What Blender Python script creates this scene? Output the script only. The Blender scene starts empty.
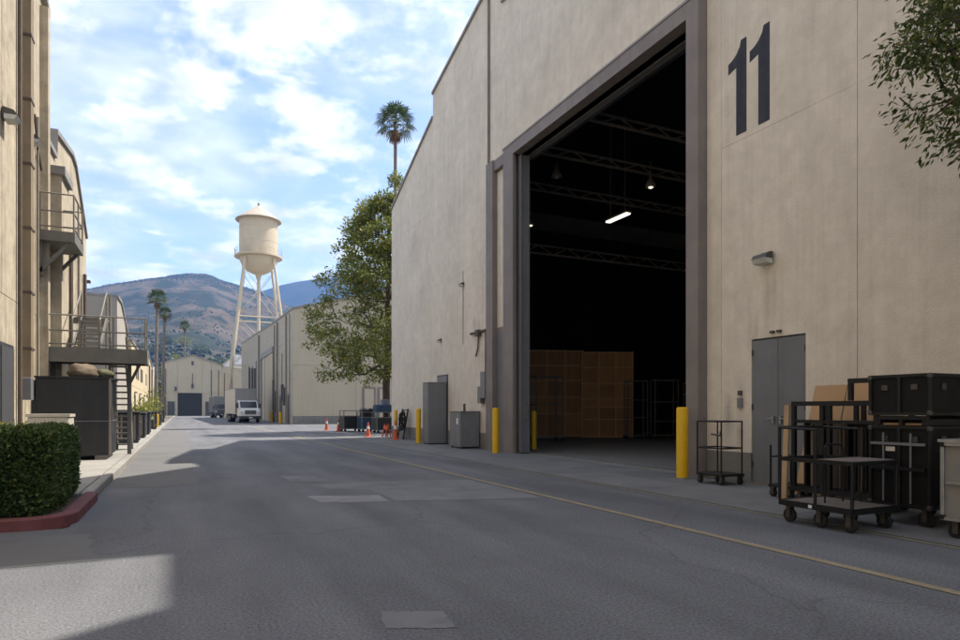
import bpy, math, random
import numpy as np
from mathutils import Vector, Matrix, noise as mn

random.seed(11); rng = np.random.default_rng(11)
R = math.radians
scene = bpy.context.scene
COL = scene.collection

# ------------------------------------------------------------------ camera
# horizon at pixel row 410, street vanishing point at pixel column 181 of a 960 px wide picture
cam_d = bpy.data.cameras.new('camera'); cam = bpy.data.objects.new('camera', cam_d); COL.objects.link(cam)
cam.location = (0, 0, 1.5)
cam.rotation_euler = (R(90), 0, R(-25.04))
cam_d.sensor_width = 36; cam_d.lens = 24.0
cam_d.shift_y = 90 / 960
cam_d.clip_start = .05; cam_d.clip_end = 9000
scene.camera = cam

# ------------------------------------------------------------------ sky and sun
SUN = Vector((.62, .05, 1.0))                      # towards the sun
el = math.atan2(SUN.z, math.hypot(SUN.x, SUN.y)); az = math.atan2(SUN.x, SUN.y)
world = bpy.data.worlds.new('World'); scene.world = world; world.use_nodes = True
nt = world.node_tree; nt.nodes.clear()
def N(t, tree=None, **kw):
    n = (tree or nt).nodes.new(t)
    for k, v in kw.items(): setattr(n, k, v)
    return n
L = nt.links.new
sky = N('ShaderNodeTexSky', sky_type='NISHITA', sun_disc=False)
sky.sun_elevation = el; sky.sun_rotation = az; sky.altitude = 150; sky.air_density = 1.0; sky.dust_density = 1.2; sky.ozone_density = 1.0
tc = N('ShaderNodeTexCoord'); sep = N('ShaderNodeSeparateXYZ'); L(tc.outputs['Generated'], sep.inputs[0])
mx = N('ShaderNodeMath', operation='MAXIMUM'); L(sep.outputs['Z'], mx.inputs[0]); mx.inputs[1].default_value = 0.0
ad = N('ShaderNodeMath', operation='ADD'); L(mx.outputs[0], ad.inputs[0]); ad.inputs[1].default_value = .16
dx = N('ShaderNodeMath', operation='DIVIDE'); L(sep.outputs['X'], dx.inputs[0]); L(ad.outputs[0], dx.inputs[1])
dy = N('ShaderNodeMath', operation='DIVIDE'); L(sep.outputs['Y'], dy.inputs[0]); L(ad.outputs[0], dy.inputs[1])
cb = N('ShaderNodeCombineXYZ'); L(dx.outputs[0], cb.inputs[0]); L(dy.outputs[0], cb.inputs[1]); cb.inputs[2].default_value = 3.1
def cloud_noise(scale, detail, rough, dist=0.):
    n = N('ShaderNodeTexNoise'); n.inputs['Scale'].default_value = scale; n.inputs['Detail'].default_value = detail; n.inputs['Roughness'].default_value = rough; n.inputs['Distortion'].default_value = dist
    L(cb.outputs[0], n.inputs['Vector']); return n.outputs['Fac']
def madd(a, k, b):
    m = N('ShaderNodeMath', operation='MULTIPLY_ADD'); L(a, m.inputs[0]); m.inputs[1].default_value = k; L(b, m.inputs[2]); return m.outputs[0]
def cramp(src, a, b, hi=1.):
    r = N('ShaderNodeValToRGB'); L(src, r.inputs[0]); r.color_ramp.elements[0].position = a; r.color_ramp.elements[0].color = (0, 0, 0, 1); r.color_ramp.elements[1].position = b; r.color_ramp.elements[1].color = (hi, hi, hi, 1); r.color_ramp.interpolation = 'EASE'; return r.outputs[0]
puffs = cramp(madd(cloud_noise(1.1, 2, .5), .45, cloud_noise(4.6, 11, .58, .15)), .672, .83)   # broken cumulus fields
veil = cramp(cloud_noise(1.9, 8, .62, .4), .40, .72, .55)                                        # thin veil between them
rp = N('ShaderNodeMix', data_type='RGBA', blend_type='SCREEN'); rp.inputs['Factor'].default_value = 1; L(puffs, rp.inputs['A']); L(veil, rp.inputs['B'])
mixn = N('ShaderNodeMix', data_type='RGBA'); L(rp.outputs['Result'], mixn.inputs['Factor'])
gain = N('ShaderNodeMix', data_type='RGBA', blend_type='MULTIPLY'); gain.inputs['Factor'].default_value = 1; L(sky.outputs[0], gain.inputs['A']); gain.inputs['B'].default_value = (.68, .63, .61, 1)
L(gain.outputs['Result'], mixn.inputs['A']); 
n3 = N('ShaderNodeTexNoise'); n3.inputs['Scale'].default_value = 5.5; n3.inputs['Detail'].default_value = 6; L(cb.outputs[0], n3.inputs['Vector'])
cr_ = N('ShaderNodeValToRGB'); L(n3.outputs['Fac'], cr_.inputs[0]); cr_.color_ramp.elements[0].position = .36; cr_.color_ramp.elements[0].color = (.225, .235, .25, 1); cr_.color_ramp.elements[1].position = .60; cr_.color_ramp.elements[1].color = (.34, .342, .35, 1)
cg = N('ShaderNodeMix', data_type='RGBA', blend_type='MULTIPLY'); cg.inputs['Factor'].default_value = 1; L(cr_.outputs[0], cg.inputs['A']); cg.inputs['B'].default_value = (10, 10, 10, 1); cg.clamp_result = False
L(cg.outputs['Result'], mixn.inputs['B'])
bg = N('ShaderNodeBackground'); bg.inputs['Strength'].default_value = .1; L(mixn.outputs['Result'], bg.inputs['Color'])
out = N('ShaderNodeOutputWorld'); L(bg.outputs[0], out.inputs[0])
sl = bpy.data.lights.new('sun', 'SUN'); sl.energy = 2.0; sl.angle = R(.53); sl.color = (1, .93, .82)
so = bpy.data.objects.new('sun', sl); COL.objects.link(so); so.rotation_euler = (-SUN).to_track_quat('-Z', 'Y').to_euler(); so.location = (60, 10, 100)
vs = scene.view_settings; vs.view_transform = 'Standard'; vs.look = 'None'; vs.exposure = 2.18; vs.gamma = 1; vs.use_curve_mapping = False
scene.cycles.max_bounces = 7; scene.cycles.diffuse_bounces = 4; scene.cycles.transparent_max_bounces = 8

# ------------------------------------------------------------------ materials
MATS = {}
def mat(name, col, rough=.75, var=.12, scale=2.0, bump=.0, bscale=60, metal=0, streak=0, streak_col=None, spot=0, spot_col=(.1, .09, .08), spot_scale=.6,
        mott=0, emit=None, spec=.4, rnd=0, stains=None, streak_axis=2):
    if name in MATS: return MATS[name]
    m = bpy.data.materials.new(name); m.use_nodes = True; t = m.node_tree; ln = t.links.new
    b = t.nodes['Principled BSDF']; b.inputs['Roughness'].default_value = rough; b.inputs['Metallic'].default_value = metal
    b.inputs['Specular IOR Level'].default_value = spec
    co = N('ShaderNodeTexCoord', t)
    def noise(sc, det=5, vec=None, rg=.6):
        n = N('ShaderNodeTexNoise', t); n.inputs['Scale'].default_value = sc; n.inputs['Detail'].default_value = det; n.inputs['Roughness'].default_value = rg
        ln(vec or co.outputs['Object'], n.inputs['Vector']); return n
    def ramp(src, a, bb, c0=(0, 0, 0, 1), c1=(1, 1, 1, 1)):
        r = N('ShaderNodeValToRGB', t); ln(src, r.inputs[0]); r.color_ramp.elements[0].position = a; r.color_ramp.elements[1].position = bb
        r.color_ramp.elements[0].color = c0; r.color_ramp.elements[1].color = c1; return r.outputs[0]
    def mul(src, fac, colr, mode='MIX'):
        x = N('ShaderNodeMix', t, data_type='RGBA', blend_type=mode)
        ln(src, x.inputs['A'])
        if isinstance(fac, (int, float)): x.inputs['Factor'].default_value = fac
        else: ln(fac, x.inputs['Factor'])
        if isinstance(colr, tuple): x.inputs['B'].default_value = (*colr, 1) if len(colr) == 3 else colr
        else: ln(colr, x.inputs['B'])
        return x.outputs['Result']
    lo = tuple(max(0, c * (1 - var)) for c in col); hi = tuple(c * (1 + var) for c in col)
    c = ramp(noise(scale).outputs['Fac'], .3, .7, (*lo, 1), (*hi, 1))
    if streak:
        mp = N('ShaderNodeMapping', t); s = [5.0, 5.0, 5.0]; s[streak_axis] = .22; mp.inputs['Scale'].default_value = s; ln(co.outputs['Object'], mp.inputs[0])
        f = ramp(noise(1.0, 6, mp.outputs[0]).outputs['Fac'], .46, .78)
        fm = N('ShaderNodeMath', t, operation='MULTIPLY'); ln(f, fm.inputs[0]); fm.inputs[1].default_value = streak
        c = mul(c, fm.outputs[0], streak_col or tuple(x * .45 for x in col))
    if spot:
        f = ramp(noise(spot_scale, 7, None, .68).outputs['Fac'], .54, .70)
        fm = N('ShaderNodeMath', t, operation='MULTIPLY'); ln(f, fm.inputs[0]); fm.inputs[1].default_value = spot
        c = mul(c, fm.outputs[0], spot_col)
    if mott:
        f = ramp(noise(2.6, 8, None, .7).outputs['Fac'], .38, .62); x = N('ShaderNodeMix', t, data_type='RGBA', blend_type='MULTIPLY'); x.inputs['Factor'].default_value = 1
        r_ = N('ShaderNodeMix', t, data_type='RGBA'); ln(f, r_.inputs['Factor']); r_.inputs['A'].default_value = (1 - mott, 1 - mott * 1.05, 1 - mott * 1.15, 1); r_.inputs['B'].default_value = (1 + mott * .5, 1 + mott * .5, 1 + mott * .5, 1)
        ln(c, x.inputs['A']); ln(r_.outputs['Result'], x.inputs['B']); c = x.outputs['Result']
        mp2 = N('ShaderNodeMapping', t); s2 = [16.0, 16.0, 16.0]; s2[streak_axis] = .35; mp2.inputs['Scale'].default_value = s2; ln(co.outputs['Object'], mp2.inputs[0])
        f2 = ramp(noise(1.0, 5, mp2.outputs[0], .7).outputs['Fac'], .52, .80); g2 = ramp(noise(.45, 4).outputs['Fac'], .42, .62)
        fm2 = N('ShaderNodeMath', t, operation='MULTIPLY'); ln(f2, fm2.inputs[0]); ln(g2, fm2.inputs[1]); fm3 = N('ShaderNodeMath', t, operation='MULTIPLY'); ln(fm2.outputs[0], fm3.inputs[0]); fm3.inputs[1].default_value = min(.9, mott * 4)
        c = mul(c, fm3.outputs[0], tuple(v * .5 for v in col))
    if stains:                                     # drip marks with a place and shape of their own: (y, half width, z bottom, z top, strength, colour)
        sx = N('ShaderNodeSeparateXYZ', t); ln(co.outputs['Object'], sx.inputs[0])
        wob = noise(2.5, 4)
        def mth(op, a, bv, cl=False):
            n = N('ShaderNodeMath', t, operation=op); n.use_clamp = cl
            for i, v in enumerate((a, bv)):
                if isinstance(v, (int, float)): n.inputs[i].default_value = v
                else: ln(v, n.inputs[i])
            return n.outputs[0]
        wv = mth('MULTIPLY', mth('SUBTRACT', wob.outputs['Fac'], .5), .25)
        for (y, hw, z0, z1, st, cc) in stains:
            dyy = mth('ABSOLUTE', mth('SUBTRACT', mth('ADD', sx.outputs['Y'], wv), y), 0)
            fy = mth('SUBTRACT', 1.0, mth('DIVIDE', dyy, hw), True)
            fz = mth('MULTIPLY', mth('DIVIDE', mth('SUBTRACT', sx.outputs['Z'], z0), z1 - z0, True), mth('DIVIDE', mth('SUBTRACT', z1, sx.outputs['Z']), (z1 - z0) * .35, True))
            fac = mth('MULTIPLY', mth('MULTIPLY', fy, fz), st, True)
            c = mul(c, fac, cc)
    if rnd:
        oi = N('ShaderNodeObjectInfo', t)
        hv = N('ShaderNodeHueSaturation', t); ln(c, hv.inputs['Color'])
        mr = N('ShaderNodeMapRange', t); ln(oi.outputs['Random'], mr.inputs[0]); mr.inputs[3].default_value = 1 - rnd; mr.inputs[4].default_value = 1 + rnd
        ln(mr.outputs[0], hv.inputs['Value']); c = hv.outputs[0]
    ln(c, b.inputs['Base Color'])
    rr = noise(scale * 3)
    mr = N('ShaderNodeMapRange', t); ln(rr.outputs['Fac'], mr.inputs[0]); mr.inputs[3].default_value = max(.05, rough - .12); mr.inputs[4].default_value = min(1, rough + .12); ln(mr.outputs[0], b.inputs['Roughness'])
    if bump:
        bp = N('ShaderNodeBump', t); bp.inputs['Strength'].default_value = bump; bp.inputs['Distance'].default_value = .02
        ln(noise(bscale, 4).outputs['Fac'], bp.inputs['Height']); ln(bp.outputs[0], b.inputs['Normal'])
    if emit:
        b.inputs['Emission Color'].default_value = (*emit[0], 1); b.inputs['Emission Strength'].default_value = emit[1]
    MATS[name] = m; return m

STAIN_RUST = (.16, .085, .045); STAIN_GREY = (.13, .12, .105)
STUCCO = dict(rough=.9, var=.08, scale=.55, bump=.6, bscale=38, streak=.22, spot=.14, spot_col=(.32, .275, .225), spec=.2, mott=.075)
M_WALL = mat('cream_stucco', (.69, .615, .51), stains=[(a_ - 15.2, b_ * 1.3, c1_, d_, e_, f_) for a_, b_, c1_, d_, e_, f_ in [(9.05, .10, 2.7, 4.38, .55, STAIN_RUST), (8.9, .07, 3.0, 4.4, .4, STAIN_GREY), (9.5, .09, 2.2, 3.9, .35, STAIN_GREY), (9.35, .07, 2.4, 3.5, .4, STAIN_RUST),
      (22.6, .1, 3.0, 5.2, .5, STAIN_GREY), (23.0, .12, 4.2, 5.3, .5, STAIN_RUST), (10.05, .12, .9, 1.9, .6, STAIN_GREY), (9.7, .1, 1.2, 2.2, .3, STAIN_GREY), (17.5, .5, 11.2, 13.2, .3, STAIN_GREY), (14.0, .7, 10.9, 12.9, .28, STAIN_GREY), (18.9, .35, 11.0, 12.6, .3, STAIN_GREY), (8.0, .3, 5.2, 7.05, .25, STAIN_GREY), (6.4, .5, 4.6, 7.05, .22, STAIN_GREY), (25.5, .5, 8.6, 10.6, .25, STAIN_GREY), (30, .8, 8, 10.6, .22, STAIN_GREY), (24.1, .09, 4.6, 6.55, .5, STAIN_RUST), (10.05, .16, .62, 1.5, .5, STAIN_GREY), (9.75, .1, .62, 1.3, .5, STAIN_RUST)]], **STUCCO)
M_WALL_BACK = mat('joint_mortar', (.26, .225, .185), .95)
M_BASE = mat('grey_plinth', (.20, .19, .175), .9, .15, 1.2, .35, 50, streak=.3, spot=.3)
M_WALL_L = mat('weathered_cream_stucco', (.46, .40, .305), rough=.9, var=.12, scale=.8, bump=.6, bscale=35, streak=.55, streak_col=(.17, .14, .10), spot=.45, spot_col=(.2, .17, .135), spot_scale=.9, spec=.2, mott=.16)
M_WALL_Y = mat('yellow_cream_stucco', (.52, .44, .29), rough=.9, var=.07, scale=.6, bump=.2, streak=.25, spot=.1, spec=.2)
M_WALL_F = mat('far_cream_stucco', (.45, .39, .29), rough=.9, var=.05, scale=.3, bump=.2, streak=.22, spot=.1, spec=.2)
M_WALL_G = mat('grey_stucco', (.30, .29, .27), rough=.9, var=.08, scale=.6, bump=.3, streak=.3, spec=.2)
M_ROOF = mat('grey_roofing', (.28, .27, .26), .85, .15, .8)
M_ROOFW = mat('white_roofing', (.7, .7, .7), .7, .06, .8)
M_FLASH = mat('roof_flashing', (.25, .235, .215), .6, .15, 1.5, streak=.3)
M_STEEL = mat('brown_grey_steel', (.21, .178, .158), .62, .14, 1.1, .1, 30, streak=.4, streak_col=(.12, .10, .095), spot=.2, spot_col=(.12, .065, .045), spec=.4)
M_STEELD = mat('dark_steel', (.045, .045, .05), .5, .2, 2, .05, 40, streak=.3, spot=.1, spot_col=(.12, .1, .09))
M_GATE = mat('grey_painted_steel', (.155, .157, .165), .5, .1, 1.6, .05, 30, streak=.3, streak_col=(.09, .085, .08), spot=.15, spot_col=(.25, .24, .22), spec=.4)
M_DOORF = mat('far_grey_paint', (.065, .066, .07), .55, .1, 1)
M_TANPAINT = mat('tan_painted_metal', (.24, .185, .115), .65, .15, 2, streak=.4, streak_col=(.12, .075, .04))
M_PIPE = mat('dull_conduit', (.2, .175, .14), .6, .15, 3, streak=.2)
M_PIPED = mat('rusty_conduit', (.10, .075, .058), .7, .2, 3, streak=.3)
M_YEL = mat('yellow_paint', (.72, .42, .006), .5, .07, 4, .05, 40, streak=.25, streak_col=(.3, .17, .02), spot=.10, spot_col=(.16, .11, .04), spot_scale=5)
M_ORANGE = mat('orange_plastic', (.52, .085, .03), .5, .1, 6, spot=.15, spot_col=(.2, .05, .03), spot_scale=8)
M_WHITEBAND = mat('white_band', (.7, .68, .66), .5, .08, 6)
M_BLACK = mat('black_steel', (.0085, .0085, .0095), .45, .3, 8, .05, 60, spot=.2, spot_col=(.03, .028, .027), spot_scale=6, spec=.3)
M_BLACKC = mat('black_case_panel', (.0065, .0065, .007), .55, .3, 4, .08, 90, spot=.22, spot_col=(.02, .019, .018), spot_scale=3, spec=.2)
M_RUB = mat('black_rubber', (.011, .011, .011), .7, .2, 10)
M_HUB = mat('worn_metal_hub', (.09, .08, .07), .5, .2, 10, metal=.6)
M_ALU = mat('scuffed_aluminium', (.33, .33, .32), .45, .15, 6, metal=.7, streak=.2)
M_DECK = mat('worn_plywood_deck', (.16, .135, .115), .8, .2, 4, .15, 50, spot=.4, spot_col=(.06, .05, .045), spot_scale=4)
M_CARD = mat('tan_cardboard', (.42, .26, .13), .85, .07, 3, .05, 40)
M_CARDD = mat('brown_fiberboard', (.12, .09, .07), .85, .15, 3)
M_CARDG = mat('grey_fiberboard', (.21, .195, .175), .85, .12, 3, spot=.3, spot_col=(.12, .1, .085))
M_WOOD = mat('raw_pine', (.40, .27, .15), .75, .18, 2, .1, 40, streak=.3, streak_col=(.26, .14, .06))
M_PLY = mat('scenery_plywood', (.46, .255, .12), .8, .12, 1.2, streak=.35, streak_col=(.2, .09, .035), rnd=.18)
M_PLYB = mat('scenery_batten', (.62, .41, .23), .8, .12, 2, streak=.2)
M_CAB = mat('grey_cabinet_paint', (.17, .172, .178), .45, .08, 2, .04, 40, streak=.3, streak_col=(.1, .098, .095), spot=.1, spot_col=(.26, .24, .22), spot_scale=3)
M_CABB = mat('blue_cart_cloth', (.035, .065, .13), .75, .2, 4)
M_BIN = mat('charcoal_metal', (.017, .018, .020), .55, .15, 1.5, .06, 30, streak=.35, streak_col=(.05, .048, .044), spot=.2, spot_col=(.06, .055, .05))
M_GALV = mat('weathered_grey_rail', (.20, .185, .16), .6, .15, 4, streak=.2, spot=.2, spot_col=(.13, .08, .05), spot_scale=3)
M_DECKM = mat('weathered_platform_steel', (.15, .145, .13), .65, .15, 2, .1, 40, streak=.3, spot=.25, spot_col=(.12, .08, .05))
M_TANK = mat('cream_tank_paint', (.52, .445, .325), .6, .06, .4, streak=.3, streak_col=(.36, .27, .17), spot=.1, spot_col=(.34, .24, .15))
M_AC = mat('beige_enamel', (.50, .46, .38), .5, .08, 3, streak=.2)
M_GLASS = mat('dark_glass', (.02, .025, .032), .12, .2, 2, spec=.6)
M_LENS = mat('frosted_lens', (.55, .55, .5), .4, .1, 6)
M_LAMPH = mat('lamp_housing', (.07, .065, .06), .55, .2, 6, spot=.2)
M_TRUCKW = mat('truck_white', (.72, .71, .69), .4, .04, 1, streak=.1, streak_col=(.45, .42, .38))
M_TRUCKB = mat('truck_box_beige', (.58, .53, .45), .5, .05, 1, streak=.25, streak_col=(.4, .35, .28))
M_CHROME = mat('grille_metal', (.3, .3, .32), .35, .1, 8, metal=.8)
M_RED = mat('red_kerb_paint', (.145, .045, .046), .75, .2, 3, .2, 60, spot=.4, spot_col=(.12, .085, .08), spot_scale=3)
M_CONC = mat('kerb_concrete', (.25, .24, .22), .9, .12, 1.5, .3, 60, spot=.3, spot_col=(.2, .19, .175), spot_scale=1.2, rnd=.08)
M_PAVE = mat('pavement_concrete', (.26, .25, .228), .9, .1, 1.2, .25, 60, spot=.3, spot_col=(.22, .21, .19), spot_scale=1.0, rnd=.06)
M_APRON = mat('apron_concrete', (.15, .15, .15), .85, .12, .9, .25, 60, spot=.45, spot_col=(.075, .075, .076), spot_scale=.7, rnd=.10)
M_FLOOR = mat('stage_floor', (.20, .195, .185), .55, .12, .6, .05, 30, spot=.3, spot_col=(.1, .1, .095))
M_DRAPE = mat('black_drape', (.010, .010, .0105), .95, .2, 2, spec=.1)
M_TRUSS = mat('black_truss', (.26, .22, .18), .5, .2, 4, spec=.5)
M_BARK = mat('tree_bark', (.10, .075, .055), .9, .25, 3, .5, 20, streak=.4)
M_PBARK = mat('palm_bark', (.17, .13, .10), .9, .2, 2, .4, 14)
M_SOIL = mat('planter_soil', (.07, .05, .035), .95, .25, 6, .5, 40)
M_MARKY = mat('worn_yellow_line', (.26, .21, .13), .8, .15, 3, .25, 90, spot=.95, spot_col=(.118, .116, .116), spot_scale=11)
M_MARKT = mat('faded_tan_line', (.20, .175, .125), .8, .15, 3, .25, 90, spot=.8, spot_col=(.10, .10, .10), spot_scale=5)
M_PATCHL = mat('pale_road_patch', (.155, .156, .164), .85, .16, 1.4, .3, 120, spot=.6, spot_col=(.07, .071, .076), spot_scale=1.5)
M_PATCHW = mat('whitish_worn_paint', (.21, .21, .22), .85, .2, 2, .3, 120, spot=.9, spot_col=(.12, .12, .128), spot_scale=3)
M_PATCHM = mat('old_asphalt_strip', (.125, .123, .122), .88, .14, .8, .35, 130, spot=.4, spot_col=(.08, .08, .082), spot_scale=.8)
M_TUBE = mat('lit_fluorescent_tube', (.9, .9, .85), .4, .02, 1, emit=((1, .95, .8), .55))
M_BULB = mat('lit_bulb', (.9, .85, .7), .4, .02, 1, emit=((1, .9, .65), .3))
M_NUM = mat('number_paint', (.032, .034, .048), .8, .16, 3, .5, 38, streak=.25, streak_col=(.09, .085, .085), spot=.3, spot_col=(.10, .095, .09), spot_scale=5)

def asphalt():
    m = mat('asphalt', (.116, .119, .130), .82, .10, .35, spot=.42, spot_col=(.082, .082, .086), spot_scale=.55)
    t = m.node_tree; ln = t.links.new; b = t.nodes['Principled BSDF']
    src = b.inputs['Base Color'].links[0].from_socket
    co = N('ShaderNodeTexCoord', t)
    sp = N('ShaderNodeTexNoise', t); sp.inputs['Scale'].default_value = 42; sp.inputs['Detail'].default_value = 3; sp.inputs['Roughness'].default_value = .8; ln(co.outputs['Object'], sp.inputs['Vector'])
    r = N('ShaderNodeValToRGB', t); ln(sp.outputs['Fac'], r.inputs[0]); r.color_ramp.elements[0].position = .3; r.color_ramp.elements[0].color = (.42, .42, .42, 1); r.color_ramp.elements[1].position = .70; r.color_ramp.elements[1].color = (1.7, 1.68, 1.65, 1)
    x = N('ShaderNodeMix', t, data_type='RGBA', blend_type='MULTIPLY'); x.inputs['Factor'].default_value = 1; ln(src, x.inputs['A']); ln(r.outputs[0], x.inputs['B'])
    # tyre-polished lanes and old stains, stretched along the street
    mp = N('ShaderNodeMapping', t); mp.inputs['Scale'].default_value = (1.1, .16, 1); ln(co.outputs['Object'], mp.inputs[0])
    n = N('ShaderNodeTexNoise', t); n.inputs['Scale'].default_value = 1; n.inputs['Detail'].default_value = 6; ln(mp.outputs[0], n.inputs['Vector'])
    r2 = N('ShaderNodeValToRGB', t); ln(n.outputs['Fac'], r2.inputs[0]); r2.color_ramp.elements[0].position = .35; r2.color_ramp.elements[0].color = (.74, .74, .75, 1); r2.color_ramp.elements[1].position = .66; r2.color_ramp.elements[1].color = (1.13, 1.13, 1.12, 1)
    x2 = N('ShaderNodeMix', t, data_type='RGBA', blend_type='MULTIPLY'); x2.inputs['Factor'].default_value = 1; ln(x.outputs['Result'], x2.inputs['A']); ln(r2.outputs[0], x2.inputs['B'])
    # cracks
    dn = N('ShaderNodeTexNoise', t); dn.inputs['Scale'].default_value = 1.1; dn.inputs['Detail'].default_value = 6; ln(co.outputs['Object'], dn.inputs['Vector'])
    mxv = N('ShaderNodeMix', t, data_type='RGBA', blend_type='ADD'); mxv.inputs['Factor'].default_value = 1.0; ln(co.outputs['Object'], mxv.inputs['A']); ln(dn.outputs['Color'], mxv.inputs['B'])
    vo = N('ShaderNodeTexVoronoi', t, feature='DISTANCE_TO_EDGE'); vo.inputs['Scale'].default_value = .21; ln(mxv.outputs['Result'], vo.inputs['Vector'])
    r3 = N('ShaderNodeValToRGB', t); ln(vo.outputs['Distance'], r3.inputs[0]); r3.color_ramp.elements[0].position = .0015; r3.color_ramp.elements[0].color = (.5, .5, .5, 1); r3.color_ramp.elements[1].position = .005; r3.color_ramp.elements[1].color = (1, 1, 1, 1)
    x3 = N('ShaderNodeMix', t, data_type='RGBA', blend_type='MULTIPLY'); x3.inputs['Factor'].default_value = .5; ln(x2.outputs['Result'], x3.inputs['A']); ln(r3.outputs[0], x3.inputs['B'])
    ln(x3.outputs['Result'], b.inputs['Base Color'])
    bp = N('ShaderNodeBump', t); bp.inputs['Strength'].default_value = .55; bp.inputs['Distance'].default_value = .012; ln(sp.outputs['Fac'], bp.inputs['Height']); ln(bp.outputs[0], b.inputs['Normal'])
    return m
M_ROAD = asphalt()

def leafmat(name, c0, c1, c2, trans=.35):
    m = bpy.data.materials.new(name); m.use_nodes = True; t = m.node_tree; ln = t.links.new
    b = t.nodes['Principled BSDF']; b.inputs['Roughness'].default_value = .55; b.inputs['Specular IOR Level'].default_value = .35
    g = N('ShaderNodeNewGeometry', t)
    r = N('ShaderNodeValToRGB', t); ln(g.outputs['Random Per Island'], r.inputs[0])
    r.color_ramp.elements[0].color = (*c0, 1); r.color_ramp.elements[1].color = (*c2, 1); e = r.color_ramp.elements.new(.5); e.color = (*c1, 1); e = r.color_ramp.elements.new(.955); e.color = (*c2, 1); r.color_ramp.elements[-1].color = (c2[0] * 1.15, c2[1] * .8, c2[2] * .8, 1)
    ln(r.outputs[0], b.inputs['Base Color'])
    tr = N('ShaderNodeBsdfTranslucent', t); ln(r.outputs[0], tr.inputs['Color'])
    ms = N('ShaderNodeMixShader', t); ms.inputs[0].default_value = trans; ln(b.outputs[0], ms.inputs[1]); ln(tr.outputs[0], ms.inputs[2])
    ln(ms.outputs[0], t.nodes['Material Output'].inputs['Surface']); return m
M_LEAF = leafmat('olive_leaves', (.085, .115, .026), (.155, .185, .04), (.30, .29, .06))
M_LEAFR = leafmat('dark_green_leaves', (.034, .056, .014), (.07, .102, .024), (.155, .18, .042))
M_HEDGE = leafmat('hedge_leaves', (.022, .045, .012), (.05, .09, .022), (.13, .17, .045), .2)
M_PALM = leafmat('palm_fronds', (.03, .055, .022), (.05, .085, .03), (.09, .12, .04), .2)
M_PDEAD = leafmat('dead_fronds', (.16, .09, .045), (.22, .13, .07), (.28, .18, .10), .2)
M_FARLEAF = leafmat('far_leaves', (.035, .055, .025), (.06, .085, .03), (.12, .14, .045), .25)
M_SHRUB = leafmat('hillside_scrub', (.018, .025, .016), (.026, .033, .019), (.04, .044, .022), 0)
M_BUSHY = leafmat('yellow_green_leaves', (.10, .13, .02), (.16, .18, .03), (.28, .26, .05), .35)

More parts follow.
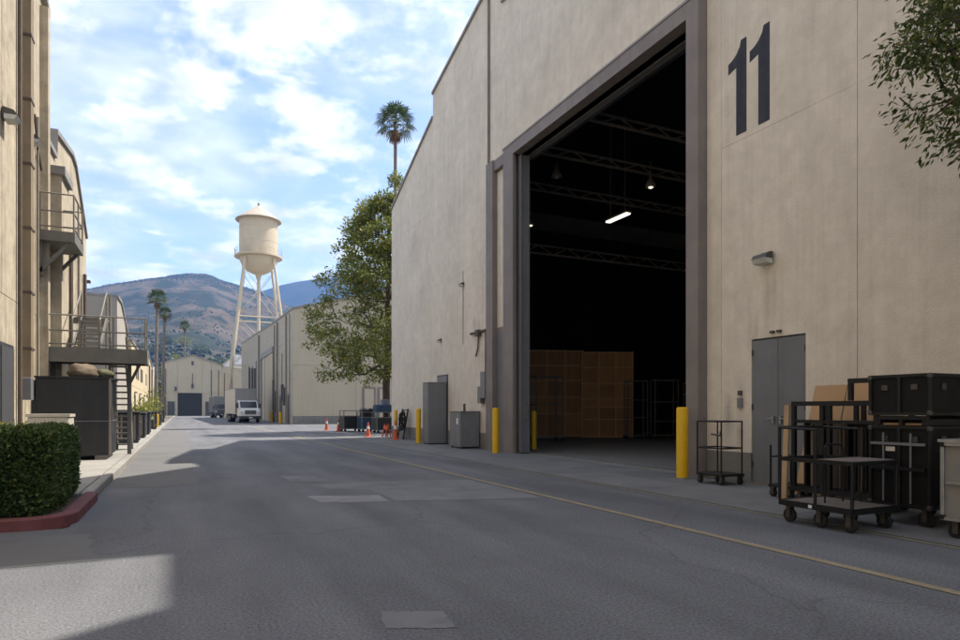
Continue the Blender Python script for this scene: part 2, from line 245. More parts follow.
# ------------------------------------------------------------------ mesh helpers
class MB:
    def __init__(s): s.v = []; s.f = []; s.smooth = False
    def add(s, v, f):
        o = len(s.v); s.v += [tuple(p) for p in v]; s.f += [tuple(i + o for i in q) for q in f]; return s
    def box(s, x0, x1, y0, y1, z0, z1):
        if x0 > x1: x0, x1 = x1, x0
        if y0 > y1: y0, y1 = y1, y0
        if z0 > z1: z0, z1 = z1, z0
        return s.add([(x0, y0, z0), (x1, y0, z0), (x1, y1, z0), (x0, y1, z0), (x0, y0, z1), (x1, y0, z1), (x1, y1, z1), (x0, y1, z1)],
                     [(3, 2, 1, 0), (4, 5, 6, 7), (0, 1, 5, 4), (1, 2, 6, 5), (2, 3, 7, 6), (3, 0, 4, 7)])
    def bbox(s, x0, x1, y0, y1, z0, z1, b=.01):      # box with chamfered vertical edges and top
        if x0 > x1: x0, x1 = x1, x0
        if y0 > y1: y0, y1 = y1, y0
        def ring(i, z): return [(x0 + i + b, y0 + i, z), (x1 - i - b, y0 + i, z), (x1 - i, y0 + i + b, z), (x1 - i, y1 - i - b, z), (x1 - i - b, y1 - i, z), (x0 + i + b, y1 - i, z), (x0 + i, y1 - i - b, z), (x0 + i, y0 + i + b, z)]
        v = ring(0, z0) + ring(0, z1 - b) + ring(b, z1)
        f = [tuple(range(7, -1, -1)), tuple(range(16, 24))]
        for k in (0, 8):
            for i in range(8): f.append((k + i, k + (i + 1) % 8, k + 8 + (i + 1) % 8, k + 8 + i))
        return s.add(v, f)
    def tube(s, p, q, r0, r1=None, n=8, cap=True):
        r1 = r0 if r1 is None else r1
        p = Vector(p); q = Vector(q); d = q - p
        if d.length < 1e-6: return s
        d.normalize(); a = d.orthogonal().normalized(); b = d.cross(a)
        v = []
        for c, r in ((p, r0), (q, r1)):
            for i in range(n):
                t = 2 * math.pi * (i + .5) / n; v.append(c + a * (r * math.cos(t)) + b * (r * math.sin(t)))
        f = [(i, (i + 1) % n, n + (i + 1) % n, n + i) for i in range(n)]
        if cap: f += [tuple(range(n - 1, -1, -1)), tuple(range(n, 2 * n))]
        return s.add(v, f)
    def path(s, pts, r, n=8):
        for a, b in zip(pts[:-1], pts[1:]): s.tube(a, b, r, r, n)
        return s
    def bar(s, p, q, w, h=None):                    # square bar
        h = w if h is None else h
        p = Vector(p); q = Vector(q); d = (q - p).normalized(); up = Vector((0, 0, 1))
        if abs(d.z) > .95: up = Vector((0, 1, 0))
        a = d.cross(up).normalized() * (w / 2); b = a.cross(d).normalized() * (h / 2)
        v = [c + x for c in (p, q) for x in (-a - b, a - b, a + b, -a + b)]
        return s.add(v, [(3, 2, 1, 0), (4, 5, 6, 7), (0, 1, 5, 4), (1, 2, 6, 5), (2, 3, 7, 6), (3, 0, 4, 7)])
    def prism(s, poly, lo, hi, axis):               # polygon extruded along an axis; poly in the two other axes, in order
        def P(u, w, t):
            return (t, u, w) if axis == 0 else ((u, t, w) if axis == 1 else (u, w, t))
        n = len(poly)
        v = [P(u, w, lo) for u, w in poly] + [P(u, w, hi) for u, w in poly]
        return s.add(v, [tuple(range(n - 1, -1, -1)), tuple(range(n, 2 * n))] + [(i, (i + 1) % n, n + (i + 1) % n, n + i) for i in range(n)])
    def lathe(s, prof, c=(0, 0, 0), n=24):
        v = []; f = []
        for r, z in prof:
            for i in range(n):
                t = 2 * math.pi * i / n; v.append((c[0] + r * math.cos(t), c[1] + r * math.sin(t), c[2] + z))
        for k in range(len(prof) - 1):
            for i in range(n): f.append((k * n + i, k * n + (i + 1) % n, (k + 1) * n + (i + 1) % n, (k + 1) * n + i))
        f += [tuple(range(n - 1, -1, -1)), tuple(range((len(prof) - 1) * n, len(prof) * n))]
        return s.add(v, f)
    def wheel(s, c, r, w, axis, n=14):
        d = Vector((w / 2, 0, 0)) if axis == 0 else Vector((0, w / 2, 0)); c = Vector(c)
        e = d * .6
        s.tube(c - e, c + e, r, r, n); s.tube(c - d, c - e, r * .86, r, n); s.tube(c + e, c + d, r, r * .86, n)
        return s
    def build(s, name, m, parent=None, world=True, smooth=False):
        me = bpy.data.meshes.new(name)
        o = Vector((0, 0, 0))
        if world and parent is not None:
            q = parent
            while q is not None: o = o + q.location; q = q.parent
        v = s.v if o.length == 0 else [(a - o.x, b - o.y, c - o.z) for a, b, c in s.v]
        me.from_pydata(v, [], s.f)
        me.materials.append(m)
        if smooth: me.polygons.foreach_set('use_smooth', [True] * len(me.polygons))
        ob = bpy.data.objects.new(name, me); COL.objects.link(ob)
        if parent is not None: ob.parent = parent
        return ob

def fixn(ob):
    import bmesh
    bm = bmesh.new(); bm.from_mesh(ob.data); bmesh.ops.recalc_face_normals(bm, faces=bm.faces); bm.to_mesh(ob.data); bm.free(); return ob
def smooth_angle(ob, deg=40):
    import bmesh
    ob.data.polygons.foreach_set('use_smooth', [True] * len(ob.data.polygons))
    bm = bmesh.new(); bm.from_mesh(ob.data)
    for e in bm.edges:
        if len(e.link_faces) != 2 or e.calc_face_angle(3) > R(deg): e.smooth = False
    bm.to_mesh(ob.data); bm.free(); return ob
def tag(o, label=None, cat=None, group=None, kind=None):
    if label: o['label'] = label
    if cat: o['category'] = cat
    if group: o['group'] = group
    if kind: o['kind'] = kind
    return o
def thing(name, label, cat, loc=(0, 0, 0), rz=0, group=None):
    o = bpy.data.objects.new(name, None); COL.objects.link(o); o.location = loc; o.rotation_euler = (0, 0, rz); o.empty_display_size = .2
    return tag(o, label, cat, group)
def copy_tree(o, parent=None):
    c = o.copy(); COL.objects.link(c); c.parent = parent
    for ch in list(o.children): copy_tree(ch, c)
    return c
def dup(o, label, loc, rz=0, scale=None):
    c = copy_tree(o); c.location = loc; c.rotation_euler = (0, 0, rz); c['label'] = label
    if scale: c.scale = scale
    return c
def struct(name, mb, m, parent=None): o = mb.build(name, m, parent); 
def setting(name, mb, m):
    o = mb.build(name, m); tag(o, kind='structure'); return o

# ------------------------------------------------------------------ ground, road, pavements
g = MB(); g.add([(-4000, -4000, -.03), (4000, -4000, -.03), (4000, 4000, -.03), (-4000, 4000, -.03)], [(0, 1, 2, 3)])
M_EARTH = mat('dry_earth', (.22, .19, .14), .95, .2, .05)
setting('ground', g, M_EARTH)
rd = MB(); rd.box(-1.30, 60, -20, 240, -.025, 0.0); rd.box(-14, -1.30, -20, 9.55, -.025, 0.0)
road = setting('road', rd, M_ROAD)
XW = 10.5                                          # facade plane of the big stage
# apron of concrete slabs along the big stage
ap = MB().box(7.70, 10.6, -8, 36.5, -.02, .006); apron = setting('apron', ap, mat('apron_joint', (.05, .05, .05), .95))
def slab(name, x0, x1, y0, y1, z0, z1, m, parent, b=.008):
    mb = MB().bbox(x0, x1, y0, y1, z0, z1, b); return mb.build(name, m, parent)
ys = [-8, -4.2, -.6, 3.0, 6.4, 9.7, 12.6, 15.6, 18.7, 21.8, 24.9, 28.0, 31.1, 34.2, 36.5]
for a, b2 in zip(ys[:-1], ys[1:]):
    slab('concrete_slab', 7.705, 9.12, a + .008, b2 - .008, -.01, .015, M_APRON, apron, .004)
    slab('concrete_slab', 9.135, 10.46, a + .008, b2 - .008, -.01, .015, M_APRON, apron, .004)
# painted lines
yl = MB(); y = -6
while y < 92:
    yl.add([(5.69, y, .006), (5.81, y, .006), (5.81, y + 4, .006), (5.69, y + 4, .006)], [(0, 1, 2, 3)]); y += 4
tag(yl.build('lane_line', M_MARKY), kind='structure')
yl = MB().add([(7.56, -6, .006), (7.64, -6, .006), (7.64, 15.5, .006), (7.56, 15.5, .006)], [(0, 1, 2, 3)])
tag(yl.build('edge_line', M_MARKT), kind='structure')
def sheet(name, pts, z, m):
    mb = MB().add([(x, y, z) for x, y in pts], [tuple(range(len(pts)))]); return tag(mb.build(name, m), kind='structure')
def jag(pts, n=14, a=.012):
    o = []
    for p, q in zip(pts, pts[1:] + pts[:1]):
        for i in range(n):
            t = i / n; o.append((p[0] + (q[0] - p[0]) * t + random.uniform(-a, a), p[1] + (q[1] - p[1]) * t + random.uniform(-a, a)))
    return o
sheet('road_patch', jag([(2.05, 10.4), (3.1, 10.15), (3.15, 10.95), (1.98, 11.35)]), .004, M_PATCHW)
sheet('road_patch', jag([(3.2, 10.1), (5.6, 9.4), (5.6, 12.6), (3.0, 13.1), (2.3, 12.9), (2.6, 12.2), (3.25, 11.8)]), .004, M_PATCHL)
sheet('road_patch', jag([(2.1, 13.8), (2.9, 13.6), (2.7, 14.6), (2.0, 15.2)]), .004, M_PATCHL)
sheet('road_patch', jag([(1.26, 4.25), (1.72, 4.05), (1.76, 4.42), (1.34, 4.62)]), .004, M_PATCHL)
sheet('road_patch', jag([(-1.28, 14), (.28, 14), (.34, 60), (-1.28, 60)], 30, .02), .003, M_PATCHM)
sheet('road_patch', jag([(-12, 9.0), (-1.0, 9.0), (-.75, 7.4), (-12, 7.4)], 14, .05), .003, M_PATCHM)

# left pavement: base, slabs, kerb stones; red planter kerb
pv = MB().box(-14, -1.52, 12.3, 200, -.02, .10); pav = setting('pavement', pv, mat('pavement_joint', (.12, .115, .1), .95))
y = 12.35
while y < 75:
    h = 1.55
    slab('concrete_slab', -2.62, -1.535, y, y + h - .012, .09, .125, M_PAVE, pav, .006)
    slab('concrete_slab', -3.72, -2.632, y, y + h - .012, .09, .125, M_PAVE, pav, .006)
    y += h
kb = MB().box(-1.50, -1.35, 60, 200, -.02, .13); kerb = setting('kerb', kb, M_CONC)
y = 12.32
while y < 59:
    mb = MB().bbox(-1.512, -1.335 + random.uniform(-.004, .004), y, y + 1.51, -.02, .135 + random.uniform(-.004, .004), .018); mb.build('kerb_stone', M_CONC, kerb); y += 1.525
# planter with rounded red kerb
cr = .55; pts = []
for i in range(9):
    t = math.pi / 2 * i / 8; pts.append((-1.25 - cr + cr * math.sin(t), 9.55 + cr - cr * math.cos(t)))
outer = [(-14, 9.55)] + pts + [(-1.25, 12.3)]
inner = [(-14, 9.72)] + [(-1.25 - cr + (cr - .17) * math.sin(math.pi / 2 * i / 8), 9.55 + cr - (cr - .17) * math.cos(math.pi / 2 * i / 8)) for i in range(9)] + [(-1.42, 12.3)]
pk = MB(); n = len(outer); hb = .15
v = [(x, y, -.02) for x, y in outer] + [(x, y, hb - .02) for x, y in outer] + [(x + (.02 if 0 else 0), y, hb) for x, y in [((a[0] * .88 + b[0] * .12), (a[1] * .88 + b[1] * .12)) for a, b in zip(outer, inner)]] + [(x, y, hb) for x, y in inner] + [(x, y, .0) for x, y in inner]
f = []
for k in range(4):
    for i in range(n - 1): f.append((k * n + i, k * n + i + 1, (k + 1) * n + i + 1, (k + 1) * n + i))
pk.add(v, f); f0 = [0, n, 2 * n, 3 * n, 4 * n]; pk.f.append(tuple(reversed(f0))); pk.f.append(tuple(k * n + n - 1 for k in range(5)))
planter = pk.build('planter_kerb', M_RED); fixn(planter); tag(planter, kind='structure')
MB().prism([(x, y) for x, y in inner] + [(-14, 12.3)], -.01, .09, 2).build('planter_soil', M_SOIL, planter)

# ------------------------------------------------------------------ big sound stage with the open door
def clip(poly, a, b, c):                           # keep a*u+b*w>=c
    o = []
    for i in range(len(poly)):
        p, q = poly[i], poly[(i + 1) % len(poly)]
        dp = a * p[0] + b * p[1] - c; dq = a * q[0] + b * q[1] - c
        if dp >= 0: o.append(p)
        if (dp >= 0) != (dq >= 0):
            t = dp / (dp - dq); o.append((p[0] + t * (q[0] - p[0]), p[1] + t * (q[1] - p[1])))
    return o
def cell(roof, u0, u1, w0, w1):
    top = [p for p in roof if u0 < p[0] < u1]
    def rz(u):
        for (a, za), (b, zb) in zip(roof[:-1], roof[1:]):
            if a <= u <= b and b > a: return za + (zb - za) * (u - a) / (b - a)
        return roof[-1][1]
    e = 1e-4
    poly = [(u0, -1), (u1, -1), (u1, rz(u1 - e))] + list(reversed(top)) + [(u0, rz(u0 + e))]
    poly = clip(clip(poly, 0, 1, w0), 0, -1, -w1)
    return poly
ROOF = [(-8, 12.4), (-2, 14.8), (-2, 16), (0.5, 19.6), (4.9, 19.6), (5.8, 18.06), (6.25, 16.9), (8.5, 16.9), (8.5, 21.4), (14.2, 21.4), (15.8, 20.2), (19.4, 16.0), (20.6, 16.2), (20.6, 17.35), (22.3, 17.25), (27.6, 16.0), (27.6, 14.9), (33.9, 12.5)]  # far slopes are in view; unseen nearer steps are shaped for their road shadow
stage = thing('sound_stage', 'huge cream stucco sound stage numbered 11 with tall open door', 'building', (XW, 15.2, 0))
OY0, OY1, OZ = 11.04, 19.30, 10.25                  # clear opening
mb = MB()
for (u0, u1, w0, w1) in [(-8, OY0, 0, 99), (OY0, OY1, OZ, 99), (OY1, 33.9, 0, 99)]:
    p = cell(ROOF, u0, u1, w0, w1); mb.prism(p, XW + .07, XW + .40, 0)
mb.box(XW + .40, 46, 33.6, 33.9, 0, 12.45); mb.box(XW + .40, 46, -8, -7.7, 0, 12.3); mb.box(45.7, 46, -7.7, 33.6, 0, 12.2)
core = mb.build('wall_core', M_WALL_BACK, stage)
MB().box(XW, 46, 33.9, 33.96, 0, 12.4).build('side_wall', M_WALL, stage)
rf = MB()
for (a, za), (b, zb) in zip(ROOF[:-1], ROOF[1:]):
    if b - a > .01: rf.prism([(a, za - .02), (b, zb - .02), (b, zb - .3), (a, za - .3)], XW + .41, 46, 0)
    else: rf.box(XW + .41, 46, a - .05, a + .05, min(za, zb) - .3, max(za, zb) - .05)
roof_o = rf.build('roof', M_ROOF, stage)
for (a, za), (b, zb) in zip(ROOF[:-1], ROOF[1:]):
    if b - a > .01: fixn(MB().prism([(a, za + .001), (b, zb + .001), (b, zb + .13), (a, za + .13)], XW - .07, XW + .5, 0).build('parapet_cap', M_FLASH, roof_o))
G = .0045
def panel(cells, name='wall_panel', m=M_WALL, x0=XW, x1=XW + .075):
    mb = MB()
    for c in cells:
        p = cell(ROOF, *c)
        if len(p) > 2: mb.prism(p, x0 + random.uniform(0, .004), x1, 0)
    if mb.v: return fixn(mb.build(name, m, stage))
for (u0, u1, rows) in [(27.9, 33.9, [.62, 7.2, 10.65, 99]), (21.55, 27.9, [.62, 7.2, 10.65, 12.75, 99]), (10.25, 21.55, [10.62, 12.75, 16.1, 99]),
                       (4.0, 7.2, [.62, 7.1, 12.75, 99]), (.8, 4.0, [.62, 7.1, 12.75, 99]), (-2.4, .8, [.62, 7.1, 12.75, 99]), (-8, -2.4, [.62, 7.1, 99])]:
    for w0, w1 in zip(rows[:-1], rows[1:]): panel([(u0 + G, u1 - G, w0 + .0018, w1 - .0018)])
DY0, DY1, DZ = 8.20, 9.45, 2.93                     # small double door
for w0, w1 in [(7.1, 12.75), (12.75, 99)]: panel([(7.2 + G, 10.25 - G, w0 + .0018, w1 - .0018)])
panel([(7.2 + G, DY0, .62 + G, 7.1 - .0018), (DY1, 10.25 - G, .62 + G, 7.1 - .0018), (DY0, DY1, DZ, 7.1 - .0018)])
panel([(10.25 + G, 10.66, .62 + G, 10.62 - G)]); panel([(20.05, 20.98, .03, 10.2)])
for u0, u1 in [(27.9, 33.9), (21.55, 27.9), (DY1, 10.25), (10.25, 10.66), (7.2, DY0), (4, 7.2), (.8, 4), (-2.4, .8), (-8, -2.4)]:
    MB().box(XW - .012, XW + .075, u0 + G, u1 - G, .016, .62).build('plinth_panel', M_BASE, stage)
# stage number
def digit(yl_, yr_, z0, z1):
    pr = [(1, 0), (1, 1), (.70, 1), (.63, .935), (.45, .875), (.22, .835), (0, .815), (0, .70), (.44, .735), (.44, 0)]
    mb = MB().prism([(yl_ + (yr_ - yl_) * u, z0 + (z1 - z0) * w) for u, w in pr], XW - .004, XW + .003, 0); return fixn(mb.build('painted_digit', M_NUM, stage))
digit(10.05, 9.57, 7.22, 9.16); digit(9.49, 9.00, 7.22, 9.16)
# door frame
fr = MB(); fr.box(XW - .25, XW + .55, 10.67, OY0, .016, 10.62); fr.build('door_jamb', M_STEEL, stage)
fr = MB(); fr.box(XW - .25, XW - .14, OY1, 20.03, .016, 10.62); fr.box(XW - .14, XW + .05, OY1 + .2, 20.03, .016, 10.62); fr.build('door_jamb', M_STEEL, stage)
MB().box(XW - .252, XW + .30, OY0 + .002, OY1 - .002, OZ, 10.615).build('door_header', M_STEEL, stage)
MB().box(XW - .27, XW + .06, 10.64, 20.06, 10.622, 10.68).build('header_flashing', M_FLASH, stage)
fr = MB(); fr.box(XW - .20, XW + .06, 20.98, 21.53, .016, 10.62); fr.build('door_jamb', M_STEEL, stage)
fr = MB(); fr.box(XW - .15, XW + .05, 20.04, 20.97, 10.22, 10.60); fr.build('door_header', M_STEEL, stage)
MB().box(XW - .03, XW + .05, 20.04, 20.97, 4.35, 4.5).build('cross_rail', M_STEEL, stage)
MB().box(XW - .022, XW + .05, 20.045, 20.965, .05, 4.35).build('infill_panel', M_GATE, stage)
# sliding leaf stacked behind the far jamb, with ribs and handle
leaf = MB().box(XW - .03, XW + .30, OY1 - .16, OY1 - .004, .05, 10.2).build('sliding_door', M_GATE, stage)
MB().box(XW - .035, XW + .0, OY1 - .19, OY1 - .161, .05, 10.2).build('edge_trim', M_ALU, leaf); MB().box(XW + .27, XW + .305, OY1 - .19, OY1 - .161, .05, 10.2).build('edge_trim', M_ALU, leaf)
MB().box(XW + .15, XW + .22, OY1 - .20, OY1 - .161, 1.2, 1.75).build('handle', M_ALU, leaf)
MB().box(XW + .34, XW + .48, OY0 + .01, OY1 - .12, OZ - .16, OZ - .002).build('door_track', M_STEELD, stage)
MB().box(XW + .30, XW + .52, OY0 + .02, OY1 - .13, .008, .03).build('floor_track', M_ALU, stage)
# small double door
door = MB().box(XW + .045, XW + .08, DY0, DY1, .016, DZ).build('door_frame', M_STEELD, stage)
ym = (DY0 + DY1) / 2
for a, b2 in ((DY0 + .012, ym - .005), (ym + .005, DY1 - .012)):
    lo = MB().bbox(XW + .02, XW + .06, a, b2, .035, DZ - .03, .003).build('door_leaf', M_GATE, stage)
    hy = b2 - .08 if a < ym - .1 else a + .08
    s = -1 if a < ym - .1 else 1
    MB().box(XW - .035, XW + .019, hy - .02, hy + .02, 1.24, 1.38).tube((XW - .04, hy, 1.33), (XW - .04, hy - .12 * -s, 1.33), .013).build('handle', M_ALU, lo)
    hg = MB(); e = a + .004 if a < ym - .1 else b2 - .004
    for z in (.35, 1.5, 2.6): hg.box(XW + .004, XW + .019, e - .02, e + .02, z, z + .12)
    hg.build('hinge', M_STEELD, lo)
MB().box(XW - .03, XW + .05, DY0 - .02, DY1 + .02, .016, .034).build('threshold', mat('worn_brass', (.3, .23, .12), .5, .2, 6, metal=.4), stage)
# wall fittings on the facade
def wall_lamp(label, x, y, z, s=1.0, sgn=-1):
    t = thing('wall_lamp', label, 'lamp', (x, y, z), 0, 'wall mounted area lamps')
    MB().box(x - .0 * sgn, x + sgn * .05, y - .15 * s, y + .15 * s, z - .02 * s, z + .24 * s).build('back_plate', M_LAMPH, t)
    h = MB().prism([(x + sgn * .05, z + .22 * s), (x + sgn * .26 * s, z + .17 * s), (x + sgn * .34 * s, z + .06 * s), (x + sgn * .05, z + .06 * s)], y - .21 * s, y + .21 * s, 1); fixn(h.build('housing', M_LAMPH, t))
    l = MB().prism([(x + sgn * .05, z + .06 * s), (x + sgn * .335 * s, z + .06 * s), (x + sgn * .27 * s, z - .05 * s), (x + sgn * .05, z - .07 * s)], y - .20 * s, y + .20 * s, 1); fixn(l.build('lens', M_LENS, t))
    return t
wall_lamp('boxy wall lamp with frosted lens above the grey double door', XW, 9.05, 4.42, .8)
wall_lamp('small wall lamp high up on the big stage left of its tall open door', XW, 24.1, 6.6, .55)
wall_lamp('small wall lamp over the tall grey cabinet beside the stage', XW, 26.6, 4.55, .5)
def sign_plate(*a): pass
sw = thing('wall_switch_box', 'small grey switch box between the stage door jamb and double door', 'switch box', (XW, 9.72, 1.55))
MB().bbox(XW - .05, XW, 9.66, 9.78, 1.55, 1.75, .008).build('box', M_CAB, sw); MB().box(XW - .05, XW, 9.68, 9.76, 1.80, 1.9).build('cover_plate', M_LAMPH, sw)
bell = MB().box(XW - .06, XW, 8.72, 8.80, 3.0, 3.05).box(XW - .06, XW, 8.88, 8.96, 3.0, 3.05); tag(bell.build('door_fixture', M_LAMPH), 'small dark fixture on the wall just above the grey double door', 'fixture')
cd = thing('conduit_assembly', 'rusty conduit stub with hanging cable by the stage door frame', 'conduit', (XW, 22.4, 4.4))
MB().path([(XW - .07, 21.75, 4.52), (XW - .07, 23.2, 4.52)], .05).build('pipe', M_PIPED, cd)
MB().box(XW - .16, XW, 22.35, 22.6, 4.35, 4.6).build('junction_box', M_PIPED, cd)
MB().path([(XW - .06, 22.5, 4.36), (XW - .06, 22.55, 3.9), (XW - .05, 22.75, 3.6)], .03).build('cable', M_PIPED, cd)
eb = thing('electric_box', 'grey electric switch box on stage wall beside the door frame', 'electric box', (XW, 21.75, 1.9))
MB().bbox(XW - .22, XW, 21.6, 22.0, 1.95, 2.95, .01).build('box', M_CAB, eb); MB().bbox(XW - .2, XW, 22.03, 22.3, 1.75, 2.4, .01).build('box', M_CAB, eb)
MB().tube((XW - .06, 21.75, .02), (XW - .06, 21.75, 1.95), .035).tube((XW - .06, 21.85, 2.95), (XW - .06, 21.85, 4.5), .03).build('conduit', M_PIPED, eb)
sd = thing('side_door', 'grey steel side door mostly hidden behind the tall cabinet', 'door', (XW, 26.5, 0))
MB().box(XW - .02, XW, 25.75, 27.0, .016, 3.05).build('frame', M_STEELD, sd); MB().box(XW - .035, XW - .02, 25.82, 26.92, .03, 2.98).build('leaf', M_GATE, sd)
MB().tube((XW - .012, 24.1, 7.2), (XW - .012, 24.1, 4.2), .010).build('thin_conduit', M_PIPE, stage)
MB().tube((XW - .05, 21.62, 10.7), (XW - .05, 21.62, 17.2), .045).build('downpipe', M_PIPE, stage)

# ---- stage interior
MB().box(XW + .02, 45.6, -7.6, 33.5, -.02, .009).build('stage_floor', M_FLOOR, stage)
dr = MB()
def drape(p, q, z0, z1, amp=.09, step=.28):
    p = Vector(p); q = Vector(q); d = (q - p); n = int(d.length / step); d.normalize(); nn = Vector((-d.y, d.x))
    v = []; f = []
    for i in range(n + 1):
        c = p + (q - p) * (i / n) + nn * (amp * math.sin(i * 1.9) + random.uniform(-.02, .02)); v += [(c.x, c.y, z0), (c.x, c.y, z1)]
    f = [(2 * i, 2 * i + 2, 2 * i + 3, 2 * i + 1) for i in range(n)]
    return MB().add(v, f)
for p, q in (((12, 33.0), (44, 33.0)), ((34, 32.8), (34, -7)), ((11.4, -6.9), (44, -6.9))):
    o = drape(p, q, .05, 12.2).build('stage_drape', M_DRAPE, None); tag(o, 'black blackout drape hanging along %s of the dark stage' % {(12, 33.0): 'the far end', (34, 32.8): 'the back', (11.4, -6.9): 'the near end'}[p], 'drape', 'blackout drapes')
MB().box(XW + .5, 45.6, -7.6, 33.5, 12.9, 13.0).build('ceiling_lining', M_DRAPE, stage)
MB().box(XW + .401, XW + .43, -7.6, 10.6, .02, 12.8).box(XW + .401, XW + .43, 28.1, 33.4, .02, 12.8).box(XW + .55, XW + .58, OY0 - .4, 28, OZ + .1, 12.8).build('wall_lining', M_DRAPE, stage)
def truss(y, z, h, label):
    t = thing('lighting_truss', label, 'truss', (13, y, z), 0, 'trusses in the stage')
    MB().tube((11.1, y, z), (33.5, y, z), .06, n=6).build('bottom_chord', M_TRUSS, t); MB().tube((11.1, y, z + h), (33.5, y, z + h), .05, n=6).build('top_chord', M_TRUSS, t)
    w = MB(); x = 11.3; k = 0
    while x < 33: w.tube((x, y, z + (h if k % 2 else 0)), (x + .8, y, z + (0 if k % 2 else h)), .028, n=4); x += .8; k += 1
    w.build('web', M_TRUSS, t)
truss(26.2, 8.9, .38, 'black box truss hanging lowest, over the scenery flats'); truss(24.0, 11.0, .3, 'black pipe truss behind the pendant lamps of the stage'); truss(20.9, 11.2, .3, 'black pipe truss with a pendant lamp below, in mid stage'); truss(18.0, 11.3, .3, 'black pipe truss next behind the stage door header')
def pendant(label, x, y, z, ztop, lit):
    t = thing('pendant_lamp', label, 'lamp', (x, y, z), 0, 'pendant lamps in the stage')
    o = MB().lathe([(.22, 0), (.20, .1), (.12, .26), (.07, .3), (.07, .45)], (x, y, z), 14).build('shade', M_TRUSS, t, smooth=True)
    MB().tube((x, y, z + .44), (x, y, ztop), .015, n=5).build('stem', M_TRUSS, t)
    MB().lathe([(.06, -.05), (.10, -.01), (.06, .02)], (x, y, z), 12).build('bulb', M_BULB if lit else M_LENS, t)
pendant('lit high-bay pendant lamp hanging in the dark stage', 16.6, 19.8, 10.2, 11.2, True)
pendant('unlit high-bay pendant lamp near the stage door jamb', 13.3, 21.4, 10.6, 11.2, False)
pendant('small lit pendant lamp close to the sliding door edge', 15.6, 27.5, 10.6, 12.7, True)
ft = thing('fluorescent_fixture', 'lit white fluorescent strip light hanging in dark stage', 'light fixture', (15.5, 20.4, 9.0))
MB().box(15.38, 15.62, 19.75, 21.1, 9.05, 9.12).build('housing', M_TRUSS, ft); MB().box(15.40, 15.60, 19.78, 21.07, 9.0, 9.049).build('tube', M_TUBE, ft)
MB().tube((15.5, 20, 9.12), (15.5, 20, 12.9), .01, n=4).tube((15.5, 20.9, 9.12), (15.5, 20.9, 12.9), .01, n=4).build('hanger', M_TRUSS, ft)
# scenery flats: face camera side, framed in battens
def flat(label, p, q, z0, z1, rows, cols):
    p = Vector((*p, 0)); q = Vector((*q, 0)); L_ = (q - p).length; rz = math.atan2(q.y - p.y, q.x - p.x)
    t = thing('scenery_flat', label, 'scenery flat', p, rz, 'scenery flats inside the stage')
    zs = rows; w = L_ / cols
    for c in range(cols):
        for a, b in zip(zs[:-1], zs[1:]): MB().box(c * w + .035, (c + 1) * w - .035, .012, .03, a + .035, b - .035).build('panel', M_PLY, t, world=False)
    for c in range(cols + 1): MB().box(c * w - .035, c * w + .035, -.035, .04, z0, z1).build('batten', M_PLYB, t, world=False)
    for z in zs: MB().box(.036, L_ - .036, -.018, .03, z - .034, z + .034).build('batten', M_PLYB, t, world=False)
    return t
flat('tall plywood scenery flat with exposed battens standing upright on stage floor', (19.3, 28.5), (21.75, 27.4), .03, 4.6, [.08, 1.0, 1.65, 2.1, 2.9, 3.75, 4.55], 3)
flat('wide darker plywood flat behind a cart next to the sliding stage door', (15.9, 30.3), (19.85, 29.2), .03, 4.75, [.08, 1.3, 2.2, 3.1, 3.9, 4.7], 4)
RACK0 = None
def rack(label, x, y, rz, w, d, h, bars, group='wheeled racks inside the stage'):
    t = thing('wheeled_rack', label, 'rack', (x, y, .012), rz, group)
    for sx in (0, 1):
        for sy in (0, 1):
            MB().bar((sx * w, sy * d, .16), (sx * w, sy * d, h), .05).build('post', M_GATE, t, world=False)
            MB().wheel((sx * w, sy * d, .08), .08, .05, 1, 10).tube((sx * w, sy * d, .08), (sx * w, sy * d, .17), .02, n=5).build('caster', M_RUB, t, world=False)
    for z in [.18] + bars + [h - .025]:
        MB().bar((.025, 0, z), (w - .025, 0, z), .04).bar((.025, d, z), (w - .025, d, z), .04).bar((0, .025, z), (0, d - .025, z), .04).bar((w, .025, z), (w, d - .025, z), .04).build('rail', M_GATE, t, world=False)
    return t
rack('grey pipe rack on casters directly in front of the tall plywood flat', 20.6, 26.3, R(-22), 1.0, .7, 3.0, [1.1, 2.0]); rack('grey pipe rack on casters, middle one of three beyond the flat', 22.0, 25.9, R(-22), 1.2, .7, 3.05, [.9, 1.9])
rack('grey pipe rack on casters, last of three beyond the flat', 23.6, 25.2, R(-20), 1.1, .7, 2.9, [1.3, 2.3]); rack('dark cart frame with crossbar beside the sliding door edge', 15.0, 25.9, R(-10), 1.3, .8, 3.1, [1.75])
bb = MB().box(15.1, 16.1, 26.2, 26.7, .4, 2.4); 

# ------------------------------------------------------------------ bollards
def bollard(label, x, y, h=1.53, r=.115):
    t = thing('bollard', label, 'bollard', (x, y, .012), 0, 'yellow bollards along the stage')
    o = MB().lathe([(r, 0), (r, h - .05), (r * .96, h - .02), (r * .8, h - .004), (0.02, h)], (x, y, .012), 24).build('post', M_YEL, t); smooth_angle(o)
    MB().lathe([(r * 1.25, 0), (r * 1.22, .018), (r * 1.02, .022)], (x, y, .012), 20).build('footing', M_APRON, t)
bollard('yellow steel bollard at the near jamb of the open stage door', 9.87, 10.74, 1.55, .125)
bollard('yellow steel bollard at the far jamb beside the sliding stage door', 9.75, 19.6, 1.56, .115)
bollard('yellow steel bollard guarding the tall grey cabinet', 9.5, 26.75, 1.55, .11)
bollard('slim yellow bollard by the carts at the stage corner', 10.0, 31.6, 1.5, .085)
bollard('dull yellow bollard just inside the open stage door', 12.0, 20.9, 1.45, .10)

